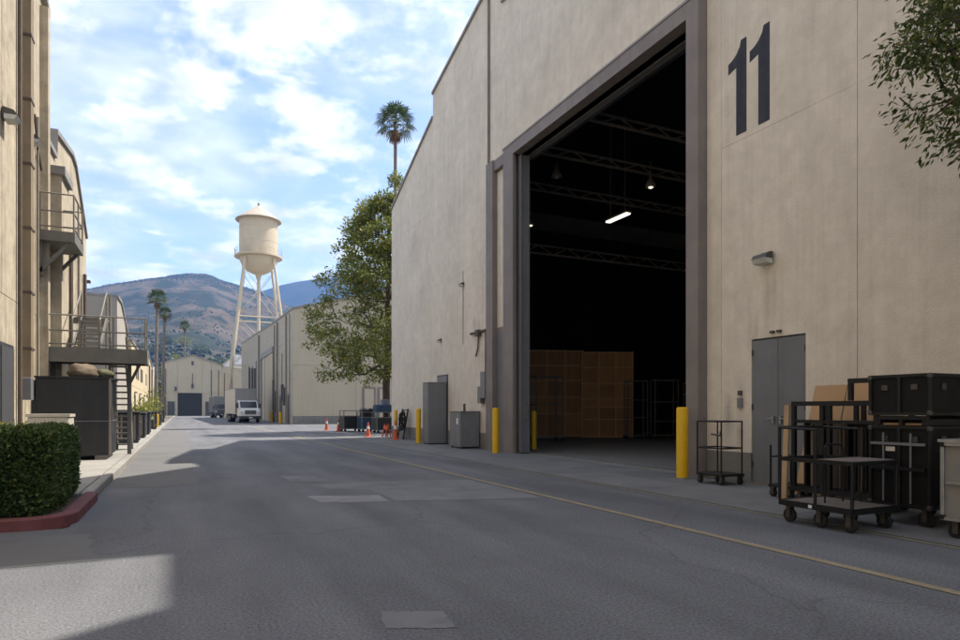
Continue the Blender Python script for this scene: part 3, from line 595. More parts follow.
# ------------------------------------------------------------------ cabinets beside the stage
cb1 = thing('storage_cabinet', 'tall grey steel storage cabinet standing against the stage wall', 'cabinet', (10.05, 26.1, 0))
MB().bbox(9.62, 10.44, 25.8, 26.5, .07, 2.66, .01).build('body', M_CAB, cb1); MB().box(9.66, 10.4, 25.84, 26.46, .016, .07).build('base', M_STEELD, cb1)
MB().box(9.6, 9.62, 25.83, 26.47, .12, 2.6).build('door', M_CAB, cb1); MB().box(9.575, 9.6, 26.1, 26.14, 1.3, 1.5).build('handle', M_ALU, cb1); MB().box(9.6, 10.45, 25.78, 26.52, 2.661, 2.70).build('cap', M_CAB, cb1)
cb2 = thing('utility_cabinet', 'low wide grey steel utility cabinet on small feet by stage', 'cabinet', (10.05, 23.0, 0))
MB().bbox(9.66, 10.44, 22.4, 23.5, .09, 1.42, .01).build('body', M_CAB, cb2)
for x in (9.7, 10.36):
    for y in (22.44, 23.4): MB().box(x, x + .06, y, y + .06, .016, .09).build('foot', M_STEELD, cb2)
for a, b2 in ((22.43, 22.94), (22.96, 23.47)): dd = MB().box(9.64, 9.66, a, b2, .13, 1.37).build('door', M_CAB, cb2)
MB().box(9.63, 9.64, 22.62, 22.78, .95, 1.18).build('notice', M_WHITEBAND, cb2); MB().box(9.64, 10.46, 22.38, 23.52, 1.42, 1.455).build('lid', M_CAB, cb2)
MB().tube((10.2, 23.3, 1.455), (10.2, 23.3, 1.75), .05).build('vent_pipe', M_PIPED, cb2)

# ------------------------------------------------------------------ carts and cases
def caster(mbw, mbf, x, y, z, r=.085, ax=0):
    mbw.wheel((x, y, z + r), r, .05, ax, 14)
    mbf.box(x - .045 if ax == 0 else x - .03, x - .033 if ax == 0 else x + .03, y - .03 if ax == 0 else y - .045, y + .03 if ax == 0 else y - .033, z + r * .7, z + r * 2.25)
    mbf.box(x + .033 if ax == 0 else x - .03, x + .045 if ax == 0 else x + .03, y - .03 if ax == 0 else y + .033, y + .03 if ax == 0 else y + .045, z + r * .7, z + r * 2.25)
    mbf.box(x - .05, x + .05, y - .05, y + .05, z + r * 2.25, z + r * 2.25 + .012)
    mbf.tube((x - .05, y, z + r) if ax == 0 else (x, y - .05, z + r), (x + .05, y, z + r) if ax == 0 else (x, y + .05, z + r), .018)
def add_casters(t, pts, z=.012, r=.085, ax=0):
    for x, y in pts:
        w = MB(); f = MB(); caster(w, f, x, y, z, r, ax)
        o = w.build('wheel', M_RUB, t); f.build('caster_fork', M_HUB, o)
# big platform cart in front
X0, X1, Y0, Y1 = 7.28, 8.13, 5.05, 6.08
c1 = thing('platform_cart', 'black tubular platform cart with mid shelf on six casters', 'cart', (7.7, 5.55, .0))
add_casters(c1, [(X0 + .1, Y0 + .1), (X0 + .1, 5.55), (X0 + .1, Y1 - .08), (X1 - .1, Y0 + .1), (X1 - .1, 5.6), (X1 - .1, Y1 - .08)], .004, .095)
MB().bar((X0, Y0, .27), (X0, Y1, .27), .045, .07).bar((X1, Y0, .27), (X1, Y1, .27), .045, .07).bar((X0 + .023, Y0, .27), (X1 - .023, Y0, .27), .045, .068).bar((X0 + .023, Y1, .27), (X1 - .023, Y1, .27), .045, .068).bar((X0 + .023, 5.55, .25), (X1 - .023, 5.55, .25), .04, .04).build('deck_frame', M_BLACK, c1)
for i in range(5):
    a = X0 + .025 + i * .16; MB().box(a, a + .155, Y0 + .024, Y1 - .024, .275, .297).build('deck_board', M_DECK, c1)
for (x, y, h) in [(X0, Y1, 1.27), (X0, 5.55, 1.25), (X1, Y1, 1.27), (X1, 5.55, 1.25), (X0 + .005, Y0 + .01, .86), (X1 - .005, Y0 + .01, .86)]:
    MB().tube((x, y, .30), (x, y, h), .021).build('post', M_BLACK, c1)
MB().path([(X0, Y1, 1.27), (X1, Y1, 1.27)], .019).build('top_rail', M_BLACK, c1); MB().path([(X0, Y1, 1.265), (X0, 5.55, 1.25)], .017).build('top_rail', M_BLACK, c1); MB().path([(X1, Y1, 1.265), (X1, 5.55, 1.25)], .017).build('top_rail', M_BLACK, c1)
MB().bar((X0, Y0, .85), (X0, Y1, .85), .035, .05).bar((X1, Y0, .85), (X1, Y1, .85), .035, .05).bar((X0 + .02, Y0, .85), (X1 - .02, Y0, .85), .035, .048).bar((X0 + .02, Y1, .85), (X1 - .02, Y1, .85), .035, .048).build('shelf_frame', M_BLACK, c1)
for i in range(5):
    a = X0 + .02 + i * .162; MB().box(a, a + .158, Y0 + .02, 5.53, .862, .88).build('shelf_board', M_DECK, c1)
MB().path([(X0 + .25, 5.6, .30), (X0 + .25, 5.6, 1.0), (X0 + .3, 5.62, 1.05), (X1 - .3, 5.62, 1.05), (X1 - .25, 5.6, 1.0), (X1 - .25, 5.6, .3)], .012).build('hoop', M_BLACK, c1)
MB().box(X0 - .026, X0 - .023, 5.58, 5.63, .25, .29).build('tag', M_WHITEBAND, c1)
# small cart by the door
def small_cart(label, x0, x1, y0, y1, h, group=None):
    t = thing('hand_cart', label, 'cart', ((x0 + x1) / 2, (y0 + y1) / 2, 0))
    add_casters(t, [(x0 + .06, y0 + .06), (x1 - .06, y0 + .06), (x0 + .06, y1 - .06), (x1 - .06, y1 - .06)], .016, .07)
    MB().bbox(x0, x1, y0, y1, .19, .235, .006).build('deck', M_BLACK, t)
    return t
hc = small_cart('small black hand cart with railings between bollard and double door', 9.55, 10.15, 9.3, 10.0, 1.28)
for x, y in ((9.57, 9.98), (9.57, 9.34), (10.12, 9.34), (10.12, 9.98)): MB().tube((x, y, .235), (x, y, 1.28), .017).build('post', M_BLACK, hc)
for z in (.74, 1.27):
    MB().path([(9.57, 9.98, z), (9.57, 9.34, z), (10.12, 9.34, z), (10.12, 9.98, z), (9.57, 9.98, z)], .016).build('rail', M_BLACK, hc)
MB().path([(9.57, 9.6, 1.02), (9.57, 9.36, 1.0), (9.57, 9.36, 1.08)], .02).build('latch', M_LAMPH, hc)
hc2 = small_cart('low black dolly with one upright handle before the double door', 9.15, 9.7, 7.42, 7.88, .9)
MB().path([(9.18, 7.85, .235), (9.18, 7.85, .90)], .018).build('handle', M_BLACK, hc2); MB().path([(9.18, 7.85, .70), (9.67, 7.85, .70), (9.67, 7.85, .235)], .014).build('rail', M_BLACK, hc2)
# rack against the wall holding dark sheets
rk = thing('steel_rack', 'black steel rack full of upright dark sheets against stage wall', 'rack', (9.35, 6.6, 0))
RX0, RX1, RY0, RY1 = 8.95, 9.75, 5.85, 7.2
add_casters(rk, [(RX0 + .05, RY0 + .08), (RX0 + .05, RY1 - .08), (RX1 - .05, RY0 + .08), (RX1 - .05, RY1 - .08)], .016, .08)
for x in (RX0, RX1):
    for y in (RY0, RY1 - .62, RY1 - .5, RY1): MB().bar((x, y, .2), (x, y, 1.575), .06).build('post', M_BLACK, rk)
for z in (.24, 1.60): MB().bar((RX0, RY0 - .03, z), (RX0, RY1 + .03, z), .07, .07).bar((RX1, RY0 - .03, z), (RX1, RY1 + .03, z), .07, .07).bar((RX0 + .03, RY0, z), (RX1 - .03, RY0, z), .06).bar((RX0 + .03, RY1, z), (RX1 - .03, RY1, z), .06).build('rail', M_BLACK, rk)
MB().bar((RX0 - .002, RY0, 1.32), (RX0 - .002, RY1, 1.32), .04, .05).build('rail', M_BLACK, rk)
MB().box(RX0, RX1, RY0, RY1, .275, .30).build('shelf', M_BLACKC, rk)
yy = RY0 + .06; k = 0
while yy < RY1 - .1:
    th = random.choice([.015, .02, .04]); hh = random.uniform(.95, 1.0)
    m = random.choice([M_CARDD, M_BLACKC, M_BLACKC, M_CARDG]); o = MB().box(RX0 + .05 + random.uniform(0, .06), RX1 - .05, yy, yy + th, .302, .302 + hh).build('flat_sheet', m)
    tag(o, 'upright sheet standing on edge in the black steel rack', 'sheet', 'sheets stored in the rack'); yy += th + random.uniform(.03, .09); k += 1
def leaning(name, label, cat, x0, y0, y1, zt, th, m, zb=.018, xt=.1, dyt=0.):
    # a board whose foot runs along y at x0 and whose top leans towards +x by xt
    v = [(x0, y0, zb), (x0, y1, zb), (x0 + th, y1, zb), (x0 + th, y0, zb), (x0 + xt, y0 + dyt, zt), (x0 + xt, y1 + dyt, zt), (x0 + xt + th, y1 + dyt, zt), (x0 + xt + th, y0 + dyt, zt)]
    o = MB().add(v, [(0, 1, 2, 3), (7, 6, 5, 4), (0, 4, 5, 1), (1, 5, 6, 2), (2, 6, 7, 3), (3, 7, 4, 0)]).build(name, m); fixn(o); tag(o, label, cat); return o
leaning('pine_board', 'raw pine board leaning upright against the end of black rack', 'board', 8.84, 7.27, 7.36, 1.58, .03, M_WOOD, .018, .08)
for (y0, y1, zt, dyt, lb) in ((7.32, 7.92, 1.93, -.12, 'flattened tan cardboard box behind the rack, nearer the pine board'), (6.72, 7.28, 1.97, -.12, 'flattened tan cardboard box behind the rack, beside the upper black case')):
    leaning('cardboard_box', lb, 'cardboard', 9.84, y0, y1, zt, .025, M_CARD, .018, .40, dyt)
    
# black road cases
def road_case(label, x0, x1, y0, y1, z0, z1, splits, wheels=True, name='road_case', pm=M_BLACKC, em=M_BLACK, latch=True, group=None, zf=.004):
    t = thing(name, label, 'case', ((x0 + x1) / 2, (y0 + y1) / 2, z0 if not wheels else 0), 0, group)
    b = .012
    ysp = [y0] + splits + [y1]
    for a, c in zip(ysp[:-1], ysp[1:]): MB().box(x0 + .012, x0 + .03, a + .02, c - .02, z0 + .03, z1 - .03).build('panel', pm, t)
    MB().box(x0 + .03, x1 - .03, y0 + .03, y1 - .03, z0 + .012, z1 - .012).build('core', M_BLACKC, t)
    MB().box(x0 + .02, x1 - .02, y0 + .012, y0 + .03, z0 + .03, z1 - .03).build('panel', pm, t)
    MB().box(x0 + .03, x1 - .03, y0 + .03, y1 - .03, z1 - .0119, z1 - .004).build('top_panel', pm, t)
    e = MB(); s = .04
    for x in (x0, x1):
        for y in (y0, y1): e.bbox(x - s / 2, x + s / 2, y - s / 2, y + s / 2, z0, z1, .006)
    for y in splits: e.bbox(x0 - s / 2 + .004, x0 + s / 2, y - s / 2, y + s / 2, z0 + .02, z1 - .02, .006)
    for z in (z0 + s / 2, z1 - s / 2 + .004):
        for x in (x0, x1): e.bar((x, y0 + s / 2, z), (x, y1 - s / 2, z), s * .95)
        for y in (y0, y1): e.bar((x0 + s / 2, y, z), (x1 - s / 2, y, z), s * .95)
    e.build('edge_frame', em, t)
    for x in (x0, x1):
        for y in (y0, y1):
            for z in (z0 + .01, z1 - .05): MB().bbox(x - .028, x + .028, y - .028, y + .028, z, z + .055, .01).build('corner_cap', M_HUB if latch else M_BLACK, t)
    if latch:
        for a, c in zip(ysp[:-1], ysp[1:]):
            ym_ = (a + c) / 2; MB().box(x0 - .004, x0 + .012, ym_ - .04, ym_ + .04, z1 - .2, z1 - .13).build('latch', M_HUB, t)
        MB().box(x0 + .25, x0 + .34, y0 - .004, y0 + .012, z1 - .2, z1 - .12).build('latch', M_HUB, t); MB().box(x1 - .36, x1 - .27, y0 - .004, y0 + .012, z1 - .2, z1 - .12).build('latch', M_HUB, t)
    if wheels: add_casters(t, [(x0 + .1, y0 + .1), (x0 + .1, y1 - .1), (x1 - .1, y0 + .1), (x1 - .1, y1 - .1)], zf, (z0 - .012 - zf) / 2.25, 0)
    return t
lc = road_case('large black road case on casters at the bottom of its stack', 8.47, 9.7, 4.86, 5.62, .24, 1.29, [5.24])
MB().bar((8.44, 4.9, 1.06), (8.44, 5.6, 1.06), .02, .035).build('strap_bar', M_GATE, lc)
for y in (5.08, 5.43): MB().bar((8.445, y, .3), (8.445, y, 1.2), .016, .02).build('upright_bar', M_GATE, lc)
MB().bar((8.44, 4.9, .74), (8.44, 5.6, .74), .03, .045).build('strap_bar', M_BLACK, lc)
dl = thing('case_dolly', 'black dolly frame with casters between the two stacked black cases', 'dolly', (9.0, 5.24, 1.296))
for y in (4.95, 5.24, 5.53): MB().bar((8.5, y, 1.34), (9.66, y, 1.34), .05, .08).build('runner', M_BLACK, dl)
for x in (8.5, 9.66): MB().bar((x, 4.9, 1.40), (x, 5.58, 1.40), .05, .05).build('cross_bar', M_BLACK, dl)
for x in (8.56, 9.0, 9.5): MB().box(x, x + .1, 4.93, 5.55, 1.301, 1.33).build('spacer_block', M_WOOD, dl)
road_case('black road case lifted on a dolly atop the larger case', 8.47, 9.7, 4.86, 5.62, 1.43, 1.96, [5.24], False)
pb = MB().bar((9.0, 5.66, 1.93), (9.0, 6.3, 1.93), .07).bar((9.0, 6.27, 1.64), (9.0, 6.27, 1.895), .06).bar((9.0, 5.7, 1.64), (9.0, 5.7, 1.895), .06); tag(pb.build('bar_bracket', M_BLACK), 'black square bar bracket on the rack top beside stacked cases', 'bracket')
MB().box(8.476, 8.4815, 5.30, 5.42, .96, 1.02).build('paper_label', M_WHITEBAND, lc)
gc = road_case('grey fiberboard hamper case with aluminium edges on casters', 8.05, 8.85, 3.35, 4.48, .22, 1.12, [], True, 'hamper_case', M_CARDG, M_ALU, False)
MB().bar((8.035, 3.4, .66), (8.035, 4.44, .66), .015, .03).build('trim_strip', M_ALU, gc); MB().box(8.02, 8.9, 3.30, 4.52, 1.125, 1.16).build('lid', M_ALU, gc)

# carts by the far stage corner
def bin_cart(label, x, y, w, d, h, m, rz=0):
    t = thing('equipment_cart', label, 'cart', (x, y, 0), rz, 'carts at the stage corner')
    MB().bbox(-w / 2, w / 2, -d / 2, d / 2, .22, h * .72, .02).build('body', m, t, world=False)
    e = MB()
    for sx in (-1, 1):
        for sy in (-1, 1): e.bar((sx * w / 2, sy * d / 2, .18), (sx * w / 2, sy * d / 2, h), .05)
    for z in (.2, h * .74, h): e.bar((-w / 2, -d / 2, z), (w / 2, -d / 2, z), .05).bar((-w / 2, d / 2, z), (w / 2, d / 2, z), .05).bar((-w / 2, -d / 2, z), (-w / 2, d / 2, z), .05).bar((w / 2, -d / 2, z), (w / 2, d / 2, z), .05)
    e.build('frame', M_GATE if m is not M_CABB else M_ALU, t, world=False)
    for sx in (-1, 1):
        for sy in (-1, 1): MB().wheel((sx * w * .4, sy * d * .4, .09), .088, .06, 1, 10).tube((sx * w * .4, sy * d * .4, .1), (sx * w * .4, sy * d * .4, .2), .03, n=5).build('wheel', M_RUB, t, world=False)
    return t
bin_cart('dark green-grey cart nearest the orange cones by far stage corner', 10.75, 44.5, 1.2, 1.3, 1.45, M_BIN)
t = bin_cart('blue cloth hamper cart between the two darker carts', 11.6, 43.2, 1.0, 1.2, 1.35, M_CABB)
MB().bbox(-.42, .42, -.5, .5, 1.0, 1.62, .1).build('load', M_BIN, t, world=False)
t = bin_cart('tall navy cart with boxes heaped on it at tree trunk', 11.9, 40.4, 1.1, 1.2, 1.35, M_BIN)
MB().bbox(-.55, .5, -.5, .5, 1.37, 1.85, .08).build('load', M_CABB, t, world=False); MB().bbox(-.1, .35, -.3, .3, 1.86, 2.2, .05).build('load', mat('grey_blue_plastic', (.14, .18, .24), .6), t, world=False)
hz = thing('hose_reel_rack', 'black rack with coiled hoses leaning on the stage corner', 'rack', (10.25, 31.2, 0))
for y in (30.6, 31.5): MB().bar((10.05, y, .016), (10.32, y, 1.55), .06).build('post', M_BLACK, hz)
for z in (.5, 1.1, 1.5): MB().bar((10.1 + z * .13, 30.6, z), (10.1 + z * .13, 31.5, z), .05).build('rail', M_BLACK, hz)
for k, (y, z) in enumerate([(30.85, 1.0), (31.2, .9)]):
    c = MB(); pts = [(10.14 + .02 * math.sin(9 * a), y + .26 * math.sin(a), z + .42 * math.cos(a)) for a in [i * math.pi / 10 for i in range(21)]]
    c.path(pts, .06, 6).build('hose_coil', M_RUB, hz)
def cone(label, x, y, h=.8):
    t = thing('traffic_cone', label, 'traffic cone', (x, y, .006), 0, 'orange cones near the carts')
    z = .006 if x < 7.7 or y > 36 else .016
    MB().bbox(x - .19, x + .19, y - .19, y + .19, z, z + .035, .02).build('base', M_ORANGE, t)
    smooth_angle(MB().lathe([(.145, .035), (.135, .06), (.035, h), (.02, h)], (x, y, z), 18).build('cone_body', M_ORANGE, t))
    r = lambda q: .135 - .10 * (q - .06) / (h - .06) + .003
    MB().lathe([(r(h * .55), h * .55), (r(h * .74), h * .74)], (x, y, z), 18).build('reflective_band', M_WHITEBAND, t)
cone('orange traffic cone leading the row, out on the sunny road', 9.7, 47.4, .9); cone('orange traffic cone beside the dark green-grey cart', 9.95, 44.6, .85)
cone('orange traffic cone at the stage corner before the dark carts', 9.35, 34.6, .8); cone('orange traffic cone by hose rack next to slim bollard', 9.75, 30.9, .95)
st = thing('sign_stand', 'low orange barricade stand between cone and slim bollard', 'barricade', (10.1, 33.6, 0))
for y in (33.3, 33.9): MB().bar((9.95, y, .016), (10.1, y, .75), .05).bar((10.25, y, .016), (10.11, y, .7), .05).build('leg', M_ORANGE, st)
MB().box(10.04, 10.08, 33.2, 34.0, .45, .65).build('board', M_ORANGE, st)

# ------------------------------------------------------------------ left side: near building
XL = -3.6
nb = thing('stage_building', 'weathered sunlit cream stage wall with tan downpipe behind hedge', 'building', (XL, 10, 0))
RL = [(-12, 17), (14, 15.6), (20.5, 13.7), (22.3, 13.0)]
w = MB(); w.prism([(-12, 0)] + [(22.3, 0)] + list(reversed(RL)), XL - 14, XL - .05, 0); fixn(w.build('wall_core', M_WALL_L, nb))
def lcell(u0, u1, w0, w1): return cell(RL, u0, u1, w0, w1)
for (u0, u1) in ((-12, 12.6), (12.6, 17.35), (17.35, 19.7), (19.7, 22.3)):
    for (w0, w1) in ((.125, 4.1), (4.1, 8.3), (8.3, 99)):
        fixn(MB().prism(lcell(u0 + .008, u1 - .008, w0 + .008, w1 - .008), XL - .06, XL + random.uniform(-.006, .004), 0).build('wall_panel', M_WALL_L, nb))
cpm = MB()
for (a, za), (b, zb) in zip(RL[:-1], RL[1:]): cpm.prism([(a, za), (b, zb), (b, zb + .2), (a, za + .2)], XL - .5, XL + .14, 0)
fixn(cpm.build('roof_edge', M_FLASH, nb))
MB().box(XL - .02, XL + .2, 21.55, 21.85, .125, 12.9).build('pilaster', M_WALL_L, nb)
MB().box(XL + .004, XL + .22, 19.15, 19.5, 2.3, 13.9).build('downpipe', M_TANPAINT, nb)
for z in (3.0, 4.4, 6, 7.6, 9.2, 10.8): MB().box(XL + .004, XL + .235, 19.12, 19.53, z, z + .06).build('pipe_clamp', M_PIPED, nb)
for y, r, z0, z1, m in ((18.75, .05, .2, 12, M_PIPED), (20.95, .035, .2, 9.5, M_PIPE), (22.05, .045, .2, 12.5, M_PIPED)): MB().tube((XL + r + .02, y, z0), (XL + r + .02, y, z1), r).build('conduit', m, nb)
MB().path([(XL + .06, 20.5, 9.4), (XL + .06, 20.95, 8.6), (XL + .06, 21.4, 8.2)], .03).build('conduit', M_PIPED, nb)
MB().box(XL + .005, XL + .04, 17.0, 18.25, .125, 3.0).build('door_frame', M_STEELD, nb); dd = MB().box(XL + .04, XL + .06, 17.06, 18.2, .15, 2.92).build('door', M_DOORF, nb); MB().box(XL + .06, XL + .10, 18.0, 18.05, 1.1, 1.3).build('handle', M_ALU, dd)
for (y0, y1, z0, z1, d) in ((19.0, 19.3, 1.75, 2.3, .25), (20.6, 20.85, .9, 1.8, .18), (21.0, 21.3, 1.6, 2.1, .2)): MB().bbox(XL + .005, XL + d, y0, y1, z0, z1, .012).build('electric_box', M_CAB, nb)
wall_lamp('grey wall lamp beside the tan downpipe on weathered building', XL + .01, 19.95, 8.45, .85, 1); wall_lamp('dark wall lamp before the tan downpipe on the weathered building', XL + .01, 17.4, 8.0, .9, 1)
# bracketed balcony
bc = thing('balcony', 'small bracketed steel balcony high on weathered cream wall', 'balcony', (XL, 22.0, 6.3))
BX = -2.72; by0, by1 = 21.25, 23.05; bz = 6.52
MB().box(XL + .01, BX, by0, by1, bz - .28, bz).build('deck', M_DECKM, bc)
gr = MB(); x = XL + .05
for p in [(XL + .05, by0 + .03), (BX - .03, by0 + .03), (BX - .03, (by0 + by1) / 2), (BX - .03, by1 - .03), (XL + .05, by1 - .03)]: MB().tube((p[0], p[1], bz), (p[0], p[1], bz + 1.05), .024).build('post', M_GALV, bc)
for z in (bz + .12, bz + .55, bz + 1.05): MB().path([(XL + .05, by0 + .03, z), (BX - .03, by0 + .03, z), (BX - .03, by1 - .03, z), (XL + .05, by1 - .03, z)], .022).build('rail', M_GALV, bc)
for y in (by0 + .15, by1 - .15): MB().bar((XL + .02, y, bz - 1.15), (BX - .15, y, bz - .28), .09).bar((XL + .05, y, bz - 1.25), (XL + .05, y, bz - .28), .09).build('bracket', M_DECKM, bc)

# second building
b2t = thing('curved_roof_building', 'sunlit cream building with curved parapet behind the steel balcony', 'building', (-3.75, 27.4, 0))
R2 = [(22.35, 9.7), (24.9, 9.75), (25.0, 10.6), (28.4, 11.1), (29.3, 11.0), (32.5, 8.95)]
RLs = RL
def bldg(t, xf, depth, prof, mwall, cap=M_FLASH, cuts=(), rows=(), sgn=1, y_in=0):
    # a volume whose street front lies at x = xf; prof in (y, z); sgn +1: body towards -x (left side), -1: body towards +x
    xb = xf - sgn * depth
    fixn(MB().prism([(prof[0][0], -.02), (prof[-1][0], -.02)] + list(reversed(prof)), min(xb, xf - sgn * .04), max(xb, xf - sgn * .04), 0).build('wall_core', mwall, t))
    ysn = [prof[0][0]] + list(cuts) + [prof[-1][0]]; zs = [0.0] + list(rows) + [99]
    for a, b in zip(ysn[:-1], ysn[1:]):
        for c, d in zip(zs[:-1], zs[1:]):
            p = cell(prof, a + .012, b - .012, c + .012, d - .012)
            if len(p) > 2: fixn(MB().prism(p, min(xf - sgn * .05, xf), max(xf - sgn * .05, xf), 0).build('wall_panel', mwall, t))
    c = MB()
    for (a, za), (b, zb) in zip(prof[:-1], prof[1:]):
        if b - a > .02: c.prism([(a, za + .002), (b, zb + .002), (b, zb + .16), (a, za + .16)], min(xf + sgn * .08, xb), max(xf + sgn * .08, xb), 0)
    fixn(c.build('roof', cap, t))
bldg(b2t, -3.75, 14, R2, M_WALL_L, cuts=(24.95, 28.9), rows=(5.2,))
MB().box(-3.75, -3.25, 22.75, 24.1, .125, 8.55).build('pilaster', M_WALL_L, b2t); MB().box(-3.8, -3.15, 22.65, 24.2, 8.55, 8.8).build('pilaster_cap', M_FLASH, b2t)
for y, r, z1 in ((24.9, .07, 8.6), (26.0, .05, 5.0), (27.6, .08, 8.0), (29.6, .05, 8.8), (31.4, .07, 7.2)): MB().tube((-3.66, y, .13), (-3.66, y, z1), r).build('conduit', M_PIPED if r > .05 else M_PIPE, b2t)
MB().path([(-3.68, 25.6, 5.1), (-3.68, 26.0, 5.2), (-3.68, 26.6, 5.0), (-3.68, 27.1, 4.1)], .04).build('conduit', M_PIPE, b2t)
MB().box(-3.74, -3.55, 32.1, 32.4, 7.0, 7.1).build('bracket', M_PIPED, b2t)
for y, zd in ((24.9, 4.58), (29.9, .13)): d_ = MB().box(-3.749, -3.70, y, y + 1.0, zd, zd + 2.1).build('door', M_DOORF, b2t)

# container, stairs, platform
ct = thing('metal_container', 'charcoal steel container with horizontal seam standing on left pavement', 'container', (-2.6, 21.2, .125))
CX0, CX1, CY0, CY1, CZ = -3.52, -1.80, 20.4, 22.6, 2.36
MB().bbox(CX0, CX1, CY0, CY1, .25, 1.18, .012).build('lower_shell', M_BIN, ct); MB().bbox(CX0 + .01, CX1 - .01, CY0 + .01, CY1 - .01, 1.205, CZ, .012).build('upper_shell', M_BIN, ct)
MB().box(CX0 - .01, CX1 + .012, CY0 - .012, CY1 + .012, 1.18, 1.205).build('seam_strip', M_GATE, ct); MB().box(CX0 - .02, CX1 + .03, CY0 - .03, CY1 + .03, CZ, CZ + .05).build('lid', M_BIN, ct)
MB().bar((CX1 + .012, CY0 + .02, .25), (CX1 + .012, CY0 + .02, CZ), .05).build('corner_post', M_STEEL, ct); MB().box(CX1, CX1 + .03, CY0 + .6, CY0 + .66, .8, 1.6).build('handle', M_GALV, ct)
for x in (CX0 + .1, CX1 - .35): MB().box(x, x + .25, CY0 + .05, CY1 - .05, .125, .25).build('skid', M_GALV, ct)
for k in range(1, 5): MB().box(CX0 + k * .34, CX0 + k * .34 + .03, CY0 - .002, CY0 + .012, .27, 1.17).build('rib', M_BIN, ct)
def lump(name, label, cat, c, r, m, seed):
    mb = MB(); n1_, n2_ = 10, 16; rs = random.Random(seed); v = []; f = []
    for i in range(n1_ + 1):
        th = math.pi * i / n1_
        for j in range(n2_):
            ph = 2 * math.pi * j / n2_; d = Vector((math.sin(th) * math.cos(ph), math.sin(th) * math.sin(ph), math.cos(th)))
            q = 1 + .35 * mn.noise(d * 1.7 + Vector((seed, 0, 0))) + .12 * mn.noise(d * 5 + Vector((seed, 3, 0)))
            p = Vector(c) + Vector((d.x * r[0] * q, d.y * r[1] * q, max(d.z * r[2] * q, -r[2] * .8))); v.append(p)
    for i in range(n1_):
        for j in range(n2_): f.append((i * n2_ + j, i * n2_ + (j + 1) % n2_, (i + 1) * n2_ + (j + 1) % n2_, (i + 1) * n2_ + j))
    o = mb.add(v, f).build(name, m, smooth=True); fixn(o); tag(o, label, cat); return o
lump('tarp_bundle', 'crumpled brown tarp bundle lying on the charcoal container', 'tarp', (-2.55, 21.2, 2.58), (.42, .5, .22), mat('brown_canvas', (.13, .10, .07), .9, .25, 5, .4, 20), 3)
lump('tarp_bundle', 'smaller olive tarp roll at the stair end of the container', 'tarp', (-2.05, 21.6, 2.53), (.28, .4, .17), mat('olive_canvas', (.10, .095, .055), .9, .25, 5, .4, 20), 8)

sp = thing('stair_platform', 'weathered steel platform on posts with railings over the charcoal container', 'platform', (-2.3, 22.1, .125))
PX0, PX1, PY0, PY1, PZ = -3.55, -.92, 21.6, 22.72, 3.28
MB().box(PX0, PX1 - .1, PY0 + .08, PY1 - .08, PZ - .06, PZ).build('deck', M_DECKM, sp)
MB().box(PX0, PX1, PY0, PY0 + .08, PZ - .40, PZ + .02).build('edge_beam', M_DECKM, sp); MB().box(PX1 - .1, PX1, PY0 + .08, PY1 - .08, PZ - .38, PZ + .015).build('edge_beam', M_DECKM, sp); MB().box(PX0, PX1, PY1 - .08, PY1, PZ - .40, PZ + .02).build('edge_beam', M_DECKM, sp)
for x in (-2.75, -1.85): MB().box(x, x + .06, PY0 + .081, PY1 - .081, PZ - .3, PZ - .061).build('joist', M_DECKM, sp)
for x, y in ((-1.45, PY1 - .15), (PX0 + .12, PY1 - .15)): MB().bar((x, y, .125), (x, y, PZ - .06), .11).build('support_post', M_DECKM, sp)
MB().bar((-1.45, PY1 - .15, 2.3), (PX1 - .12, PY1 - .15, PZ - .1), .08).build('brace', M_DECKM, sp)
def railing(t, pts, hs=(.12, .5, .95), step=.9, r=.024):
    for a, b in zip(pts[:-1], pts[1:]):
        a = Vector(a); b = Vector(b); n = max(1, round((b - a).length / step))
        for i in range(n + 1):
            p = a + (b - a) * (i / n); MB().tube((p.x, p.y, p.z), (p.x, p.y, p.z + hs[-1]), r, n=6).build('post', M_GALV, t)
        for h in hs: MB().tube((a.x, a.y, a.z + h), (b.x, b.y, b.z + h), r, n=6).build('rail', M_GALV, t)
railing(sp, [(PX0 + .06, PY0 + .04, PZ), (PX1 - .05, PY0 + .04, PZ)]); railing(sp, [(PX1 - .05, PY0 + .12, PZ), (PX1 - .05, PY1 - .05, PZ)], step=1.2)
MB().path([(-2.3, PY0 + .04, PZ + .95), (-2.2, PY0 + .04, PZ + .9), (-2.16, PY0 + .04, PZ + .5), (-2.16, PY0 + .04, PZ)], .03, 6).build('rail', M_GALV, sp)
SX0, SX1 = -2.02, -1.56
lowst = thing('steel_stairs', 'open tread steel stairs going down from the platform behind container', 'stairs', (-1.8, 25.6, .125))
SY0, SY1 = 25.75, PY1 + .02; ns = 15
for i in range(ns):
    y = SY0 + (SY1 - SY0) * (i + .5) / ns; z = .125 + (PZ - .125) * (i + 1) / (ns + 1)
    MB().box(SX0 + .03, SX1 - .03, y - .12, y + .12, z - .05, z).build('tread', M_GALV, lowst)
for x in (SX0, SX1):
    MB().bar((x, SY0 + .05, .16), (x, SY1, PZ - .16), .05, .22).build('stringer', M_DECKM, lowst)
    MB().tube((x, SY0, .125), (x, SY0, 1.1), .024, n=6).build('newel', M_GALV, lowst)
    MB().tube((x, SY0, 1.1), (x, SY1, PZ + .95), .022, n=6).tube((x, SY0, .65), (x, SY1, PZ + .5), .02, n=6).build('handrail', M_GALV, lowst)
upst = thing('upper_stairs', 'short upper flight of grey steel stairs climbing from the platform', 'stairs', (-2.65, 22.8, PZ))
UX0, UX1 = -2.98, -2.26
for i in range(7):
    y = PY1 + .05 + i * .27; z = PZ + .165 * (i + 1); MB().box(UX0 + .03, UX1 - .03, y, y + .24, z - .05, z).build('tread', M_GALV, upst)
